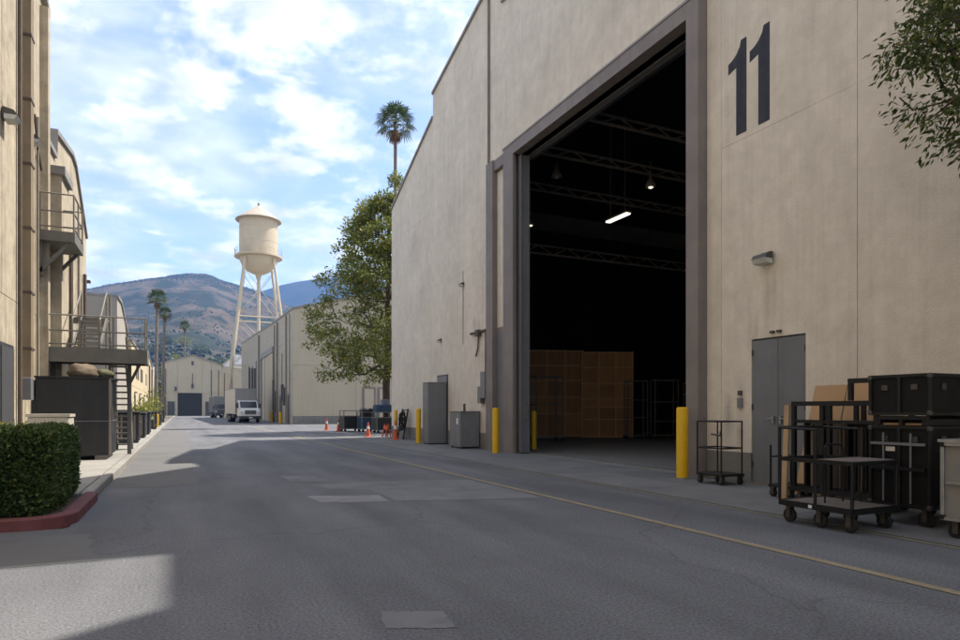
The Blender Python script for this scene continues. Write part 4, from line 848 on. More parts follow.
MB().box(-3.7, UX1, PY1 + 1.98, PY1 + 3.2, PZ + 1.2, PZ + 1.28).build('landing', M_DECKM, upst)
for x in (UX0, UX1):
    MB().bar((x, PY1 + .03, PZ + .05), (x, PY1 + 1.96, PZ + 1.2), .05, .18).build('stringer', M_DECKM, upst); MB().tube((x, PY1 + .05, PZ + .98), (x, PY1 + 2.0, PZ + 2.15), .022, n=6).build('handrail', M_GALV, upst)
    MB().tube((x, PY1 + .05, PZ + .02), (x, PY1 + .05, PZ + .98), .022, n=6).build('post', M_GALV, upst)
    MB().tube((x, PY1 + 2.02, .125), (x, PY1 + 2.02, PZ + 2.15), .035, n=6).build('post', M_GALV, upst)
MB().tube((UX1, PY1 + 3.15, .125), (UX1, PY1 + 3.15, PZ + 2.2), .035, n=6).build('post', M_GALV, upst); MB().tube((UX1, PY1 + 2.02, PZ + 2.15), (UX1, PY1 + 3.15, PZ + 2.15), .022, n=6).tube((UX1, PY1 + 2.02, PZ + 1.7), (UX1, PY1 + 3.15, PZ + 1.7), .022, n=6).build('rail', M_GALV, upst)
acu = thing('air_conditioner', 'beige air conditioner unit on pavement behind the hedge', 'air conditioner', (-2.4, 15.5, .125))
MB().bbox(-2.75, -2.05, 15.2, 15.9, .2, 1.36, .02).build('housing', M_AC, acu); MB().box(-2.77, -2.03, 15.18, 15.92, 1.36, 1.42).build('top_lid', M_AC, acu); MB().box(-2.7, -2.1, 15.25, 15.85, .125, .2).build('base', M_STEELD, acu)
for k in range(8): MB().box(-2.66, -2.14, 15.188, 15.2, .4 + k * .1, .45 + k * .1).build('louvre', M_PIPE, acu)
for k in range(2): MB().box(-2.05, -2.035, 15.25 + .33 * k, 15.52 + .33 * k, .5, 1.2).build('side_panel', M_LAMPH, acu)

# bins along the left kerb
def kerb_bin(label, x, y, w, d, h):
    t = thing('utility_bin', label, 'bin', (x, y, .125), 0, 'dark bins along the left kerb')
    MB().bbox(x - w / 2, x + w / 2, y - d / 2, y + d / 2, .22, h, .03).build('body', M_BIN, t); MB().bbox(x - w / 2 - .03, x + w / 2 + .03, y - d / 2 - .03, y + d / 2 + .03, h, h + .08, .02).build('lid', M_BIN, t)
    MB().box(x - w / 2 + .05, x + w / 2 - .05, y - d / 2 + .05, y + d / 2 - .05, .125, .22).build('base', M_STEELD, t); MB().box(x + w / 2, x + w / 2 + .03, y - .2, y + .2, h * .7, h * .76).build('handle', M_GATE, t)
    for k in (-1, 1): MB().box(x + k * w * .3 - .03, x + k * w * .3 + .03, y - d / 2 - .015, y - d / 2, .25, h - .06).build('rib', M_STEEL, t)
for (y, h, lb) in [(30.6, 1.36, 'dark metal bin beyond the foot of the steel stairs'), (36, 1.3, 'dark metal bin, second along the left kerb after the steel stairs'), (41, 1.32, 'dark metal bin, third along the left kerb after the steel stairs'), (52, 1.3, 'dark metal bin, fourth along the left kerb after the steel stairs'), (64, 1.3, 'dark metal bin, fifth along the left kerb after the steel stairs'), (80, 1.35, 'dark metal bin, sixth along the left kerb, before the tall palms')]:
    kerb_bin(lb, -1.98 if y < 70 else -2.1, y, .8, 1.6 if y > 31 else 1.0, h)
yb = thing('bollard', 'small orange-yellow post at the left kerb among dark bins', 'bollard', (-1.75, 58, .125)); MB().lathe([(.1, 0), (.1, 1.0), (.05, 1.05)], (-1.75, 58, .125), 12).build('post', M_YEL, yb)

# third and fourth building on the left
b3 = thing('gabled_stage', 'pale grey-cream gabled stage behind the stair platform railings', 'building', (-3.3, 46, 0))
bldg(b3, -3.3, 14, [(41.8, 7.9), (44.3, 7.95), (50, 6.5)], mat('pale_grey_stucco', (.36, .33, .285), rough=.9, var=.07, scale=.6, bump=.3, streak=.3, spec=.2), rows=(4.2,))
MB().box(-8, -4.5, 41.76, 41.8, 5.6, 5.75).build('ledge', M_FLASH, b3); MB().box(-5.8, -5.0, 41.5, 41.79, 6.6, 6.9).build('roof_vent', M_FLASH, b3)
b4 = thing('low_cream_building', 'low sunlit yellow-cream building with recessed doors past the platform', 'building', (-3.2, 60, 0))
bldg(b4, -3.1, 12, [(50.1, 6.2), (74, 6.0)], M_WALL_Y, cuts=(56, 62, 68), rows=(3.2,))
for y in (53, 59, 66): d_ = MB().box(-3.11, -3.06, y, y + 1.3, .125, 2.6).build('door', M_DOORF, b4); MB().box(-3.06, -2.95, y - .15, y + 1.45, 2.75, 2.85).build('door_canopy', M_FLASH, d_)
for y in (55.2, 57.2, 61, 63, 70): w_ = MB().box(-3.11, -3.07, y, y + 1.0, 3.9, 5.0).build('window', M_STEELD, b4); MB().box(-3.07, -3.06, y + .06, y + .94, 3.97, 4.93).build('pane', M_GLASS, w_)
b5 = thing('cream_workshop', 'cream workshop with pipes on its wall beyond the yellow-cream building', 'building', (-3.4, 88, 0))
bldg(b5, -3.5, 12, [(75, 7.0), (84, 8.2), (96, 7.0)], M_WALL_F, cuts=(81, 88), rows=(3.5,))
for y in (77, 83.5, 90): MB().box(-3.51, -3.45, y, y + 2.2, .125, 3.0).build('door', M_DOORF, b5)
for y in (79.5, 86, 93): MB().tube((-3.4, y, .13), (-3.4, y, 6.8), .08, n=6).build('conduit', M_PIPED, b5)
b6 = thing('cream_shed', 'small cream shed by the tall palms at left kerb end', 'building', (-4.2, 135, 0))
bldg(b6, -4.6, 12, [(128, 8.2), (138, 9.6), (150, 8.2)], M_WALL_F, cuts=(135, 142))
for y in (131, 139, 145): MB().box(-4.61, -4.55, y, y + 1.6, .125, 3.0).build('door', M_DOORF, b6)

# ------------------------------------------------------------------ right: far stage C with its end wall towards us
c_ = thing('far_stage', 'long weathered cream stage across the road with tall sliding doors', 'building', (10.55, 95, 0))
XC = 10.55
cprof = [(68.7, 12.0), (86.8, 12.5), (106, 13.3), (131, 14.2)]
M_WALL_C = mat('pale_weathered_stucco', (.43, .39, .32), mott=.12, rough=.9, var=.08, scale=.5, bump=.3, streak=.4, streak_col=(.2, .17, .13), spot=.2, spec=.2)
bldg(c_, XC, 34, cprof, M_WALL_C, cuts=(74.5, 79, 84, 98, 104, 112, 120), rows=(9.0,), sgn=-1)
# gable end wall
ge = [(XC, 12.0), (27, 16.2), (44.5, 12.0)]
def ycell(prof, u0, u1, w0, w1): return cell(prof, u0, u1, w0, w1)
for a, b in ((XC, 17.2), (17.2, 24), (24, 31), (31, 44.5)):
    for w0, w1 in ((.85, 6.2), (6.2, 99)): fixn(MB().prism(ycell(ge, a + .01, b - .01, w0 + .01, w1 - .01), 68.60, 68.7, 1).build('end_wall_panel', M_WALL_F, c_))
MB().box(XC - .02, 44.5, 68.57, 68.7, 0, .85).build('plinth', M_BASE, c_)
fixn(MB().prism([(XC - .1, 12.0), (27, 16.2), (27, 16.4), (XC - .1, 12.2)], 68.5, 68.8, 1).build('gable_cap', M_FLASH, c_)); fixn(MB().prism([(27, 16.2), (44.6, 12), (44.6, 12.2), (27, 16.4)], 68.5, 68.8, 1).build('gable_cap', M_FLASH, c_))
for x0, x1 in ((17.9, 19.35), (19.6, 20.95)):
    fr = MB().box(x0, x1, 68.52, 68.57, .02, 4.0).build('end_door', M_STEEL, c_); MB().box(x0 + .22, x1 - .2, 68.49, 68.52, .05, 3.8).build('door_leaf', M_WALL_F, fr)
# tall sliding doors on the street side
MB().box(XC - .2, XC, 83.9, 98.2, 8.75, 9.5).build('door_header', M_FLASH, c_)
MB().box(XC - .05, XC - .005, 84, 98, .02, 8.75).build('door_recess', M_STEELD, c_)
for a, b in ((84.1, 88.2), (88.3, 92.2), (92.3, 95.2)): MB().box(XC - .14 + (.04 if a > 88 and a < 90 else 0), XC - .06, a, b, .05, 8.7).build('sliding_door', M_WALL_F, c_)
for y, r, z1 in ((70.4, .07, 11.8), (72.6, .12, 11.9), (76.0, .07, 8), (79.5, .16, 12), (82.5, .1, 12.0), (99.2, .18, 12.5), (103.5, .1, 9), (109, .12, 8.5), (115, .1, 9)): MB().tube((XC - r - .01, y, .02), (XC - r - .01, y, z1), r * .7, n=6).build('conduit', M_PIPE, c_)
for y0, y1 in ((71.2, 72.2), (76.8, 78.3), (101, 103), (106.3, 108.2), (111, 113)): MB().box(XC - .04, XC - .004, y0, y1, .02, 3.2).build('door', M_DOORF, c_)
for y0, y1, z0, z1 in ((73.5, 74.2, 2, 4.0), (75.2, 75.7, 2.5, 4.4), (80.6, 81.4, 1.2, 3.8), (82.8, 83.4, 1.5, 5.2), (105, 105.8, 4, 8), (108.8, 110, 4, 8.2), (113.5, 114.6, 4.2, 8.6)): MB().box(XC - .25, XC - .004, y0, y1, z0, z1).build('wall_box', M_LAMPH, c_)
for k, y in enumerate((74.6, 82.4, 99.8)): o = thing('bollard', ('ochre post at the foot of far stage wall, %s' % ('by its near corner', 'by the tall sliding doors', 'past the tall sliding doors')[k]), 'bollard', (10.1, y, 0), 0, 'ochre posts along far stage'); MB().lathe([(.14, 0), (.14, 1.2), (.06, 1.26)], (10.1, y, .004), 10).build('post', M_YEL, o)

# ------------------------------------------------------------------ end of the street
d_t = thing('end_stage', 'cream gabled stage closing the street with dark central door', 'building', (2.6, 174, 0))
prof = [(-4.3, 12.9), (2.6, 15.0), (9.4, 12.7)]
fixn(MB().prism([(-4.3, 0), (9.4, 0), (9.4, 12.7), (2.6, 15.0), (-4.3, 12.9)], 174.1, 200, 1).build('wall_core', M_WALL_F, d_t))
for a, b in ((-4.3, -.8), (-.8, 4.8), (4.8, 6.9), (6.9, 9.4)):
    for w0, w1 in ((0, 5.8), (5.8, 99)):
        if a == -.8 and w0 == 0: continue
        fixn(MB().prism(ycell(prof, a + .03, b - .03, w0 + .03, w1 - .03), 174, 174.12, 1).build('wall_panel', M_WALL_F, d_t))
fixn(MB().prism([(-4.6, 12.8), (2.6, 15.0), (2.6, 15.25), (-4.6, 13.05)], 173.8, 200, 1).build('roof', M_FLASH, d_t)); fixn(MB().prism([(2.6, 15.0), (9.7, 12.6), (9.7, 12.85), (2.6, 15.25)], 173.8, 200, 1).build('roof', M_FLASH, d_t))
MB().box(-.75, 4.75, 174.02, 174.09, .02, 5.7).build('central_door', mat('dark_blue_door', (.018, .018, .019), .6, .15, .6), d_t)
fr = MB().box(-1.05, -.78, 173.85, 174, 0, 6.0).box(4.78, 5.05, 173.85, 174, 0, 6.0).box(-.78, 4.78, 173.85, 174, 5.72, 6.0).build('door_frame', M_WALL_F, d_t)
for x0, x1 in ((-3.0, -1.4), (5.5, 7.2)): MB().box(x0, x1, 173.92, 174, .02, 3.6).build('side_door', M_DOORF, d_t)
MB().box(2.35, 2.85, 173.9, 174, 12.6, 13.6).build('gable_vent', M_LAMPH, d_t); MB().tube((2.6, 173.9, 7.4), (2.6, 173.9, 10.5), .07, n=6).box(2.35, 2.85, 173.7, 173.99, 6.9, 8.0).build('wall_lamp', M_LAMPH, d_t)
for x in (-3.4, 6.9, 8.6): MB().tube((x, 173.9, .02), (x, 173.9, 11.5), .09, n=6).build('conduit', M_PIPED, d_t)
MB().box(-1.4, -.95, 173.7, 173.99, 6.2, 7.2).build('wall_box', M_LAMPH, d_t)
e_t = thing('white_roofed_stage', 'cream stage with white sloped roof beside the end stage', 'building', (13, 180, 0))
MB().box(9.6, 22, 178, 205, 0, 12.8).build('wall', M_WALL_F, e_t); fixn(MB().prism([(9.4, 12.8), (22, 12.8), (22, 14.6), (13.0, 16.0)], 178.3, 205, 1).build('roof', M_ROOFW, e_t))
MB().prism([(9.3, 12.78), (12.8, 15.9), (12.8, 16.1), (9.3, 13.0)], 177.8, 178.3, 1).build('gable_cap', M_WALL_F, e_t)
for x in (10.2, 12.0): MB().tube((x, 177.9, 0), (x, 177.9, 11), .09, n=6).build('conduit', M_PIPED, e_t)
MB().box(10.6, 11.8, 177.9, 178, .02, 3.4).build('door', M_DOORF, e_t)

# ------------------------------------------------------------------ trucks
def truck(label, loc, rz, mbox, mcab):
    t = thing('box_truck', label, 'truck', loc, rz)
    B = lambda mb, n, m, p=None: mb.build(n, m, p or t, world=False)
    # front towards -y, local origin under the front bumper centre
    bx_ = MB().bbox(-1.22, 1.22, 2.55, 9.6, 1.05, 4.05, .04); box = B(bx_, 'cargo_box', mbox)
    B(MB().box(-1.235, 1.235, 2.53, 2.60, 1.05, 4.07).box(-1.235, 1.235, 9.56, 9.62, 1.05, 4.07).box(-1.235, -1.19, 2.6, 9.56, 3.98, 4.07).box(1.19, 1.235, 2.6, 9.56, 3.98, 4.07), 'corner_rail', M_ALU, box)
    B(MB().box(-.45, .45, .6, 9.5, .62, .95), 'chassis', M_STEELD)
    pr = [(.0, .75), (.0, 1.25), (.1, 1.55), (1.0, 1.72), (1.45, 2.55), (2.4, 2.62), (2.4, .75)]
    cab = B(MB().prism([(y, z) for y, z in pr], -1.05, 1.05, 0), 'cab', mcab); fixn(cab)
    ws = B(MB().prism([(.99, 1.76), (1.40, 2.50), (1.43, 2.50), (1.03, 1.74)], -.93, .93, 0), 'windscreen', M_GLASS); fixn(ws); ws.location.y = -.03
    for s in (-1, 1):
        B(MB().prism([(1.3, 1.72), (1.62, 2.42), (2.2, 2.46), (2.2, 1.72)], s * 1.052, s * 1.06, 0), 'side_window', M_GLASS)
        B(MB().bbox(s * .98 - .13, s * .98 + .13, -.03, .1, 1.08, 1.32, .02), 'headlight', M_LENS)
        mr_ = B(MB().box(s * 1.32 - .1, s * 1.32 + .1, 1.1, 1.18, 1.75, 2.25).bar((s * 1.05, 1.2, 2.1), (s * 1.3, 1.15, 2.1), .04), 'mirror', M_LAMPH)
        B(MB().prism([(.35, .8), (.45, 1.15), (.7, 1.3), (1.15, 1.3), (1.4, 1.1), (1.5, .8)], s * 1.05, s * 1.13, 0), 'fender', mcab)
    gl = B(MB().box(-.62, .62, -.03, .0, 1.0, 1.45), 'grille', M_STEELD)
    for k in range(4): B(MB().box(-.6, .6, -.045, -.03, 1.05 + k * .1, 1.09 + k * .1), 'grille_bar', M_CHROME, gl)
    B(MB().bbox(-1.15, 1.15, -.18, .06, .48, .8, .04), 'bumper', M_STEELD); B(MB().box(-.2, .2, -.19, -.18, .55, .68), 'licence_plate', M_WHITEBAND)
    for (y, xs) in ((.92, (-.98, .98)), (6.6, (-1.0, -.66, .66, 1.0)), (7.75, (-1.0, -.66, .66, 1.0))):
        for x in xs:
            wh = B(MB().wheel((x, y, .5), .5, .28, 0, 18), 'wheel', M_RUB); B(MB().wheel((x + (.02 if x > 0 else -.02), y, .5), .26, .29, 0, 12), 'rim', M_CHROME, wh)
    B(MB().box(-1.0, 1.0, 9.5, 9.62, .5, .62), 'rear_bumper', M_STEELD); B(MB().box(-1.1, 1.1, 4.0, 5.6, .6, .95), 'side_tank', M_STEELD)
    return t
truck('white cab box truck with pale beige cargo box parked facing us', (7.3, 78.5, .002), R(6), M_TRUCKB, M_TRUCKW)
truck('dark box truck parked near the end of the street', (6.9, 128, .002), R(4), mat('dark_truck_paint', (.09, .095, .10), .5, .1, 1), mat('grey_truck_cab', (.12, .13, .14), .45, .1, 1))

# ------------------------------------------------------------------ water tower
WX, WY = 13.2, 126.5
wt = thing('water_tower', 'cream steel water tower with conical roof and balcony railing', 'water tower', (WX, WY, 0))
zb, zt = 30.2, 36.9; rt = 3.42
smooth_angle(MB().lathe([(rt, zb), (rt, zt)], (WX, WY, 0), 48).build('tank', M_TANK, wt))
smooth_angle(MB().lathe([(.25, zb - 3.3), (1.1, zb - 3.15), (2.1, zb - 2.65), (2.9, zb - 1.8), (3.35, zb - .8), (rt - .01, zb)], (WX, WY, 0), 48).build('bowl', M_TANK, wt))
rf = smooth_angle(MB().lathe([(rt + .68, zt), (rt + .7, zt + .12), (2.3, zt + 1.5), (.3, zt + 2.85), (.1, zt + 2.9)], (WX, WY, 0), 48).build('conical_roof', mat('weathered_roof_paint', (.40, .34, .28), .6, .1, .5, streak=.3, streak_col=(.25, .18, .13)), wt), 20)
MB().lathe([(.12, zt + 2.7), (.12, zt + 3.1), (.22, zt + 3.15), (.22, zt + 3.35), (.03, zt + 3.6)], (WX, WY, 0), 10).build('finial', M_FLASH, rf)
for z in (zb + 2.6, zb + 5.2): MB().lathe([(rt + .02, z), (rt + .035, z + .03), (rt + .02, z + .06)], (WX, WY, 0), 48).build('seam_ring', M_TANK, wt)
bal = MB().lathe([(rt + .0, zb - .05), (rt + .85, zb - .05), (rt + .85, zb + .05), (rt, zb + .06)], (WX, WY, 0), 40).build('balcony_deck', M_TANK, wt)
MB().lathe([(rt + .83, zb - .2), (rt + .87, zb - .2), (rt + .87, zb + .06), (rt + .83, zb + .06)], (WX, WY, 0), 40).build('balcony_fascia', M_TANK, wt)
for i in range(32):
    a = 2 * math.pi * i / 32; x, y = WX + (rt + .8) * math.cos(a), WY + (rt + .8) * math.sin(a); MB().tube((x, y, zb), (x, y, zb + 1.2), .03, n=5).build('railing_post', M_TANK, bal)
for z in (.6, 1.2): MB().path([(WX + (rt + .8) * math.cos(2 * math.pi * i / 40), WY + (rt + .8) * math.sin(2 * math.pi * i / 40), zb + z) for i in range(41)], .03, 5).build('railing', M_TANK, bal)
legs = []
rot = R(45 - 6 + 4)
for k in range(4):
    a = rot + k * math.pi / 2; top = Vector((WX + 3.5 * math.cos(a), WY + 3.5 * math.sin(a), zb - .6)); bot = Vector((WX + 8.4 * math.cos(a), WY + 8.4 * math.sin(a), 0)); legs.append((bot, top))
    MB().tube(bot, top, .27, .21, 8).build('leg', M_TANK, wt)
def lp(k, z): b, t_ = legs[k % 4]; return b + (t_ - b) * (z / t_.z)
for z in (9.5, 18.5): 
    for k in range(4): MB().tube(lp(k, z), lp(k + 1, z), .13, n=6).build('strut', M_TANK, wt)
for z0, z1 in ((.8, 9.3), (9.7, 18.3), (18.7, 27.5)):
    for k in range(4): MB().tube(lp(k, z0), lp(k + 1, z1), .055, n=5).build('tie_rod', M_TANK, wt); MB().tube(lp(k + 1, z0), lp(k, z1), .055, n=5).build('tie_rod', M_TANK, wt)
MB().tube((WX, WY, 0), (WX, WY, zb - 3.2), .3, .3, 12).tube((WX, WY, 25.9), (WX, WY, 27.1), .3, .7, 12).build('riser_pipe', M_TANK, wt)
MB().tube(lp(1, 0) + Vector((.5, .2, 0)), lp(1, 28) + Vector((.5, .2, 0)), .05, n=4).tube(lp(1, 0) + Vector((.5, .6, 0)), lp(1, 28) + Vector((.5, .6, 0)), .05, n=4).build('ladder', M_TANK, wt)

# ------------------------------------------------------------------ foliage helpers
def leaves_mesh(name, P, D, size, asp, m, parent, world=True, seed=1, bend=.25):
    """one rhombic folded leaf per row of P, pointing along D (unit, jittered)"""
    g_ = np.random.default_rng(seed); n = len(P)
    D = D / np.linalg.norm(D, axis=1, keepdims=True)
    r = g_.normal(size=(n, 3)); W = np.cross(D, r); W /= np.linalg.norm(W, axis=1, keepdims=True); U = np.cross(W, D)
    s = (size * g_.uniform(.65, 1.35, n))[:, None]
    a = P; b = P + D * s * .45 + W * s * asp * .5 + U * s * bend * .3; c = P + D * s; d = P + D * s * .45 - W * s * asp * .5 + U * s * bend * .3
    V = np.stack([a, b, c, d], 1).reshape(-1, 3)
    if parent is not None and world:
        o = np.zeros(3); q = parent
        while q is not None: o += np.array(q.location); q = q.parent
        V = V - o
    me = bpy.data.meshes.new(name); nf = n
    me.vertices.add(4 * n); me.vertices.foreach_set('co', V.astype(np.float32).ravel())
    me.loops.add(4 * n); me.loops.foreach_set('vertex_index', np.arange(4 * n, dtype=np.int32))
    me.polygons.add(n); me.polygons.foreach_set('loop_start', np.arange(0, 4 * n, 4, dtype=np.int32)); me.polygons.foreach_set('loop_total', np.full(n, 4, dtype=np.int32))
    me.update(); me.validate(); me.materials.append(m)
    ob = bpy.data.objects.new(name, me); COL.objects.link(ob)
    if parent is not None: ob.parent = parent
    return ob
def crown_tree(name, label, base, trunk_pts, trunk_r, sampler, npts, leaf, per, rad, mleaf, asp, seed, droop=-.2, up=.25):
    """twigs reach from the trunk to points scattered through the crown volume; limb girth follows what it carries"""
    rs = random.Random(seed); t = thing(name, label, 'tree', base)
    nodes = [Vector(p) for p in trunk_pts]; par = [-1] + list(range(len(nodes) - 1)); nt_ = len(nodes)
    arr = [tuple(p) for p in nodes]; first = max(1, nt_ // 4)
    pts = [Vector(sampler(rs)) for _ in range(npts)]
    axis = lambda p: min((p - q).length for q in nodes[first:nt_])
    pts.sort(key=axis); tips = []
    for p in pts:
        A = np.array(arr); d = A - np.array(p); dist = np.sqrt((d ** 2).sum(1)) + np.maximum(0, d[:, 2]) * 1.6 ; dist[:first] += 9
        k = int(dist.argmin()); q = Vector(arr[k]); n = max(1, int((p - q).length / .7)); prev = k
        for i in range(1, n + 1):
            f = i / n; m_ = q.lerp(p, f) + Vector((rs.gauss(0, .06), rs.gauss(0, .06), -up * math.sin(math.pi * f) * (p - q).length * .5))
            arr.append(tuple(m_)); par.append(prev); prev = len(arr) - 1
        tips.append(prev)
    load = np.zeros(len(arr)); 
    for k in tips: load[k] += 1
    for k in range(len(arr) - 1, 0, -1): load[par[k]] += load[k]
    rad_ = lambda k: max(.008, trunk_r * (load[k] / load[0]) ** .48)
    tr = MB()
    for k in range(1, len(arr)):
        tr.tube(arr[par[k]], arr[k], rad_(par[k]) * (1.0 if k < nt_ else .8 if par[k] < nt_ else 1), rad_(k), 8 if k < nt_ else 5, False)
    tr.build('trunk', M_BARK, t, smooth=True)
    g_ = np.random.default_rng(seed); C = np.array([arr[k] for k in tips]); dirs = np.array([tuple(Vector(arr[k]) - Vector(arr[par[k]])) for k in tips])
    cnt = g_.integers(int(per * .35), int(per * 1.6), len(C)); P = np.repeat(C, cnt, 0); D = np.repeat(dirs, cnt, 0); D /= np.linalg.norm(D, axis=1, keepdims=True) + 1e-6
    off = g_.normal(size=P.shape); off /= np.linalg.norm(off, axis=1, keepdims=True); off *= rad * g_.uniform(.05, 1, (len(P), 1)) ** .6 * np.array([1, 1, .75])
    leaves_mesh('crown', P + off, D * .5 + off / rad * .6 + g_.normal(size=P.shape) * .5 + np.array([0, 0, droop]), leaf, asp, mleaf, t, seed=seed)
    return t
def sm_street(rs):
    while True:
        z = rs.uniform(3.6, 16.9); f = (z - 3.6) / 13.3; r = 5.3 * (math.sin(math.pi * min(1, f * 1.25 + .17) ** .75) ** .8 if f * 1.25 + .17 < 1 else 0) if f < .3 else 5.1 * (1 - ((f - .3) / .7) ** 1.35 * .88)
        a = rs.uniform(0, 2 * math.pi); q = r * rs.uniform(.1, 1) ** .5; x, y = 12.5 + q * math.cos(a), 41.2 + q * math.sin(a)
        if mn.noise(Vector((x * .45, y * .45, z * .45))) > -.12 and y > 34.6: return (x, y, z)
crown_tree('street_tree', 'tall olive-green leafy tree rising behind the far corner of the stage', (12.4, 41.2, -.03), [(12.4, 41.2, -.03), (12.38, 41.2, 1.5), (12.35, 41.18, 3), (12.4, 41.1, 4.6), (12.5, 41.1, 6.4), (12.45, 41.2, 8.4), (12.6, 41.2, 10.5), (12.5, 41.1, 12.6), (12.6, 41.2, 14.8)], .24, sm_street, 700, .20, 72, .60, M_LEAF, .5, 5)
def sm_hang(rs):
    while True:
        v = Vector((rs.uniform(-1, 1), rs.uniform(-1, 1), rs.uniform(-1, 1)))
        if .25 < v.length < 1:
            p = (8.45 + v.x * 1.75, 2.95 + v.y * 2.15, 5.9 + v.z * 2.3)
            if p[0] < 10.25 and mn.noise(Vector(p) * 1.3) > -.08: return p
crown_tree('overhanging_tree', 'dark green tree beside the stage wall with branches hanging overhead', (9.3, 1.6, .01), [(9.3, 1.6, .01), (9.28, 1.62, 1.2), (9.2, 1.7, 2.4), (9.1, 1.85, 3.5), (8.95, 2.1, 4.6), (8.8, 2.4, 5.6), (8.6, 2.6, 6.6), (8.5, 2.7, 7.6)], .15, sm_hang, 520, .088, 66, .29, M_LEAFR, .34, 23, -.7, .1)
# hedge
hd = thing('hedge', 'clipped dark green box hedge inside the red kerbed planter', 'hedge', (-2.6, 11.2, .09))
HX0, HX1, HY0, HY1, HZ0, HZ1 = -9.5, -1.55, 9.98, 12.55, .10, 1.24
rs = np.random.default_rng(4); faces = [('t', (HX1 - -5.5) * (HY1 - HY0)), ('f', (HX1 + 5.5) * 1.14), ('r', (HY1 - HY0) * 1.14), ('b', (HX1 + 5.5) * 1.14)]
core = MB(); nx, ny, nz = 16, 8, 5
core.bbox(HX0 + .1, HX1 - .12, HY0 + .12, HY1 - .12, HZ0, HZ1 - .12, .12); core.build('dark_core', mat('hedge_inner', (.012, .016, .007), .95), hd)  # solid dark box filling the hedge behind the leaves
Ps = []; Ds = []
def bulge(p): return .07 * mn.noise(Vector(p) * 1.3) + .045 * mn.noise(Vector(p) * 3.7)
for fc, ar in faces:
    n = int(ar * 3300)
    for _ in range(n):
        x = random.uniform(-6.0, HX1); y = random.uniform(HY0, HY1); z = random.uniform(HZ0 + .02, HZ1) ; d = -abs(random.gauss(0, .06))
        if fc == 't': p = (x, y, HZ1); nrm = (0, 0, 1)
        elif fc == 'f': p = (x, HY0, z); nrm = (0, -1, 0)
        elif fc == 'b': p = (x, HY1, z); nrm = (0, 1, 0)
        else: p = (HX1, y, z); nrm = (1, 0, 0)
        # rounded edges
        ex = max(0, (p[0] - (HX1 - .18)) / .18); ey = max(0, ((HY0 + .18) - p[1]) / .18, (p[1] - (HY1 - .18)) / .18); ez = max(0, (p[2] - (HZ1 - .18)) / .18)
        rr_ = math.sqrt(ex * ex + ey * ey + ez * ez); sh = max(0, rr_ - 1) * .16
        under = max(0, (.28 - p[2])) * .45
        k = d + bulge(p) - sh - under
        p = Vector(p) + Vector(nrm) * k + (Vector((-ex, ey if p[1] < 11 else -ey, -ez)).normalized() * sh * .6 if sh > 0 else Vector())
        Ps.append(p); Ds.append(Vector(nrm) * .6 + Vector((random.gauss(0, .6), random.gauss(0, .6), random.gauss(.15, .55))))
leaves_mesh('foliage', np.array(Ps), np.array(Ds), .06, .55, M_HEDGE, hd, seed=9)
tw = MB()
for _ in range(70):                                 # stray shoots standing out of the clipped faces
    x = random.uniform(-5.5, HX1 - .1); y = random.uniform(HY0 + .1, HY1 - .1); d = Vector((random.gauss(0, .35), random.gauss(0, .35), 1)).normalized(); tw.tube((x, y, HZ1 - .1), Vector((x, y, HZ1 - .1)) + d * random.uniform(.14, .30), .004, .002, 4)
tag(tw.build('stray_shoots', M_BARK, hd), kind='stuff')
lt = np.column_stack([rng.uniform(-5, -1.3, 500), rng.uniform(9.75, 12.2, 500), np.full(500, .096)]); leaves_mesh('fallen_leaves', lt, rng.normal(size=(500, 3)) * np.array([1, 1, .12]), .05, .5, M_PDEAD, hd, seed=2)['kind'] = 'stuff'
# small flowering sprigs over the hedge top
sprigs = thing('garden_shrub', 'loose yellow-green shrub peeking over the back of hedge', 'shrub', (-3.0, 13.1, .125))
Pp = np.array([(-3.0, 13.1, .78)]) + np.clip(rng.normal(size=(1500, 3)), -1.5, 1.5) * np.array([.4, .16, .33]); leaves_mesh('foliage', Pp, rng.normal(size=(1500, 3)) + np.array([0, 0, .3]), .06, .4, M_BUSHY, sprigs, seed=3)
sb = MB()
for k in range(7): sb.tube((-3.0 + random.uniform(-.2, .2), 13.1, .125), (-3.0 + random.uniform(-.5, .5), 13.1 + random.uniform(-.15, .15), random.uniform(.8, 1.2)), .012, .006, 5)
sb.build('stems', M_BARK, sprigs)
# bushes at the left kerb further on
def bush(label, x, y, w, h, m):
    t = thing('kerb_bush', label, 'bush', (x, y, .125), 0, 'bushes along the left kerb')
    n = 700; P = rng.normal(size=(n, 3)) * np.array([w, w * 1.6, h * .33]) + np.array([x, y, .125 + h * .55]); P[:, 2] = np.maximum(P[:, 2], .16)
    leaves_mesh('foliage', P, rng.normal(size=(n, 3)) + np.array([0, 0, .5]), .22, .5, m, t, seed=int(y)); s = MB()
    for k in range(5): s.tube((x, y, .125), (x + random.uniform(-w, w), y + random.uniform(-w, w), h * .8), .02, .01, 5)
    s.build('stems', M_BARK, t)
bush('low yellow-green bush between dark bins on left kerb', -2.35, 46.5, .28, 1.5, M_BUSHY); bush('yellow-green bush by the orange-yellow post', -2.4, 58.5, .35, 1.9, M_BUSHY); bush('tall green bush beside the sixth dark bin', -2.9, 84.5, .5, 3.2, M_LEAF); bush('green bush in front of the cream shed', -3.6, 126, .8, 4.2, M_LEAF)

